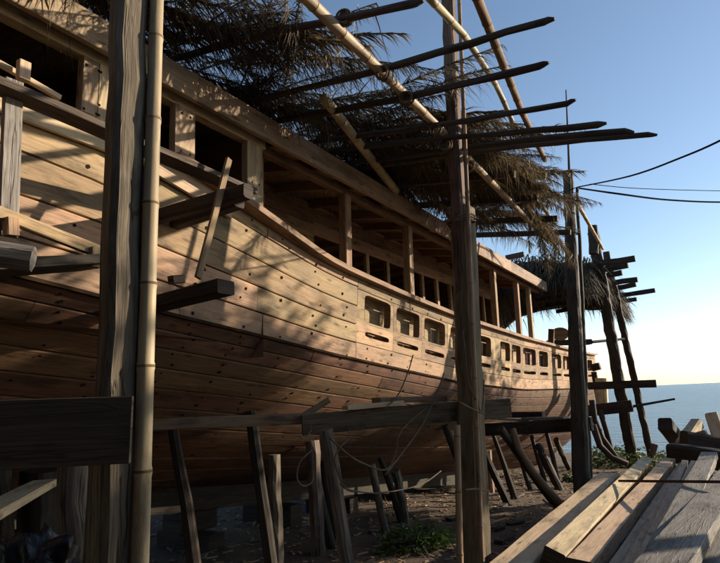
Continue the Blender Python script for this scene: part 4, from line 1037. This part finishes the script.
# ------------------------------------------------------------------ trees added out of view to shade hull and ground
def tree(c, cr, r, n, seed, label):
    q = random.Random(seed); c = Vector(c); c.z = ground_z(c.x, c.y); t = thing('added_shade_tree', label, 'tree', c); cr = Vector(cr)
    mb = MB(); f = Vector((c.x, c.y, cr.z-r[2]*.7)); mb.pole([c, c.lerp(f, .5)+Vector((.12, .05, 0)), f], .19, .12, sides=10, jit=.08)
    tips = []
    for i in range(9):
        a = q.uniform(0, 6.28); tp = cr+Vector((math.cos(a)*r[0]*.75, math.sin(a)*r[1]*.75, q.uniform(-.4, .6)*r[2])); tips.append(tp)
        mb.pole([f-Vector((0, 0, .3)), f.lerp(tp, .5)+Vector((0, 0, .15)), tp], .07, .02, sides=6)
    child(mb, 'trunk', W_ROUGH, t); mb = MB()
    cl = [cr+Vector((q.gauss(0, .45)*r[0], q.gauss(0, .5)*r[1], q.uniform(-.8, .8)*r[2])) for i in range(46)]+tips
    for i in range(n):
        k = q.choice(cl); p = k+Vector((q.gauss(0, .3), q.gauss(0, .3), q.gauss(0, .22)))
        if abs(p.z-cr.z) > r[2] or p.y < cr.y-r[1]: continue
        d = Vector((q.gauss(0, 1), q.gauss(0, 1), q.gauss(-.3, .6))).normalized(); l = q.uniform(.12, .26); sd_ = d.orthogonal().normalized()*l*.32
        i0 = len(mb.v); mb.v += [p, p+d*l*.45+sd_, p+d*l, p+d*l*.45-sd_]; mb.face((i0, i0+1, i0+2, i0+3), [(0, 0)]*4, q.random())
    child(mb, 'crown', SHRUB, t)
tree((5.5, 10.4, 0), (5.0, 11.1, 4.75), (1.5, 1.85, .85), 21000, 31, 'broad unseen tree added to shade the near hull, just right of the view')
tree((6.3, 18, 0), (5.6, 17.6, 4.45), (1.6, 1.7, .95), 9000, 32, 'lower unseen tree added for shade beyond the broad one, right of the view')

# ------------------------------------------------------------------ unseen shed added behind the camera to block sky fill
shed = thing('sky_blocker_shed', 'added unseen timber shed with plank walls and lean-to roof, blocking sky light', 'shed', (2, -3.5, 0))
mb = MB(); rs = random.Random(4); x = -3.0
while x < 11:
    mb.beam((x, -3.6+rs.uniform(-.01, .01), -.1), (x, -3.6, 6.0), .235, .03, up=Vector((0, 1, 0)), segs=2); x += .24
child(mb, 'back_wall', W_SPAR, shed)
mb = MB(); x = -2.4
while x < 11:
    mb.beam((x, -4, 6.0), (x, .5, 3.45), .30, .03, up=Vector((0, 0, 1)), segs=2, jit=.002); x += .29
child(mb, 'roof', W_SPAR, shed)
mb = MB(); y = -3.5
while y < 2.9:
    mb.beam((3.9, y, -.1), (3.9, y, 5.8-max(0, y+3)*.55), .235, .03, up=Vector((1, 0, 0)), segs=2); y += .24
child(mb, 'side_wall', W_SPAR, shed)
for x in (3.5, 7.5, 11):
    mb = MB(); mb.beam((x, .1, -.1), (x, .1, 3.55), .14, .14, up=Vector((0, 1, 0))); child(mb, 'post', W_SPAR, shed)

# ------------------------------------------------------------------ light
SUN_AZ, SUN_EL = rad(43), rad(16)          # azimuth measured from +Y towards +X
sd = Vector((math.sin(SUN_AZ)*math.cos(SUN_EL), math.cos(SUN_AZ)*math.cos(SUN_EL), math.sin(SUN_EL)))
sun = bpy.data.lights.new('sun', 'SUN'); sun.energy = 5.0; sun.angle = rad(.5); sun.color = (1, .85, .66)
so = bpy.data.objects.new('sun', sun); COL.objects.link(so); so.rotation_euler = (-sd).to_track_quat('-Z', 'Y').to_euler(); so.location = (20, 20, 20)
w = bpy.data.worlds.new('World'); scn.world = w; w.use_nodes = True
nt = w.node_tree; nt.nodes.clear()
ow = nt.nodes.new('ShaderNodeOutputWorld'); bg = nt.nodes.new('ShaderNodeBackground'); sk = nt.nodes.new('ShaderNodeTexSky')
sk.sky_type = 'NISHITA'; sk.sun_disc = False; sk.sun_elevation = SUN_EL; sk.sun_rotation = SUN_AZ
sk.air_density = .9; sk.dust_density = .25; sk.ozone_density = 1.2
nt.links.new(sk.outputs[0], bg.inputs[0]); nt.links.new(bg.outputs[0], ow.inputs[0]); bg.inputs[1].default_value = .11
scn.view_settings.view_transform = 'Standard'; scn.view_settings.look = 'None'; scn.view_settings.exposure = .8; scn.view_settings.gamma = 1
scn.view_settings.use_curve_mapping = False
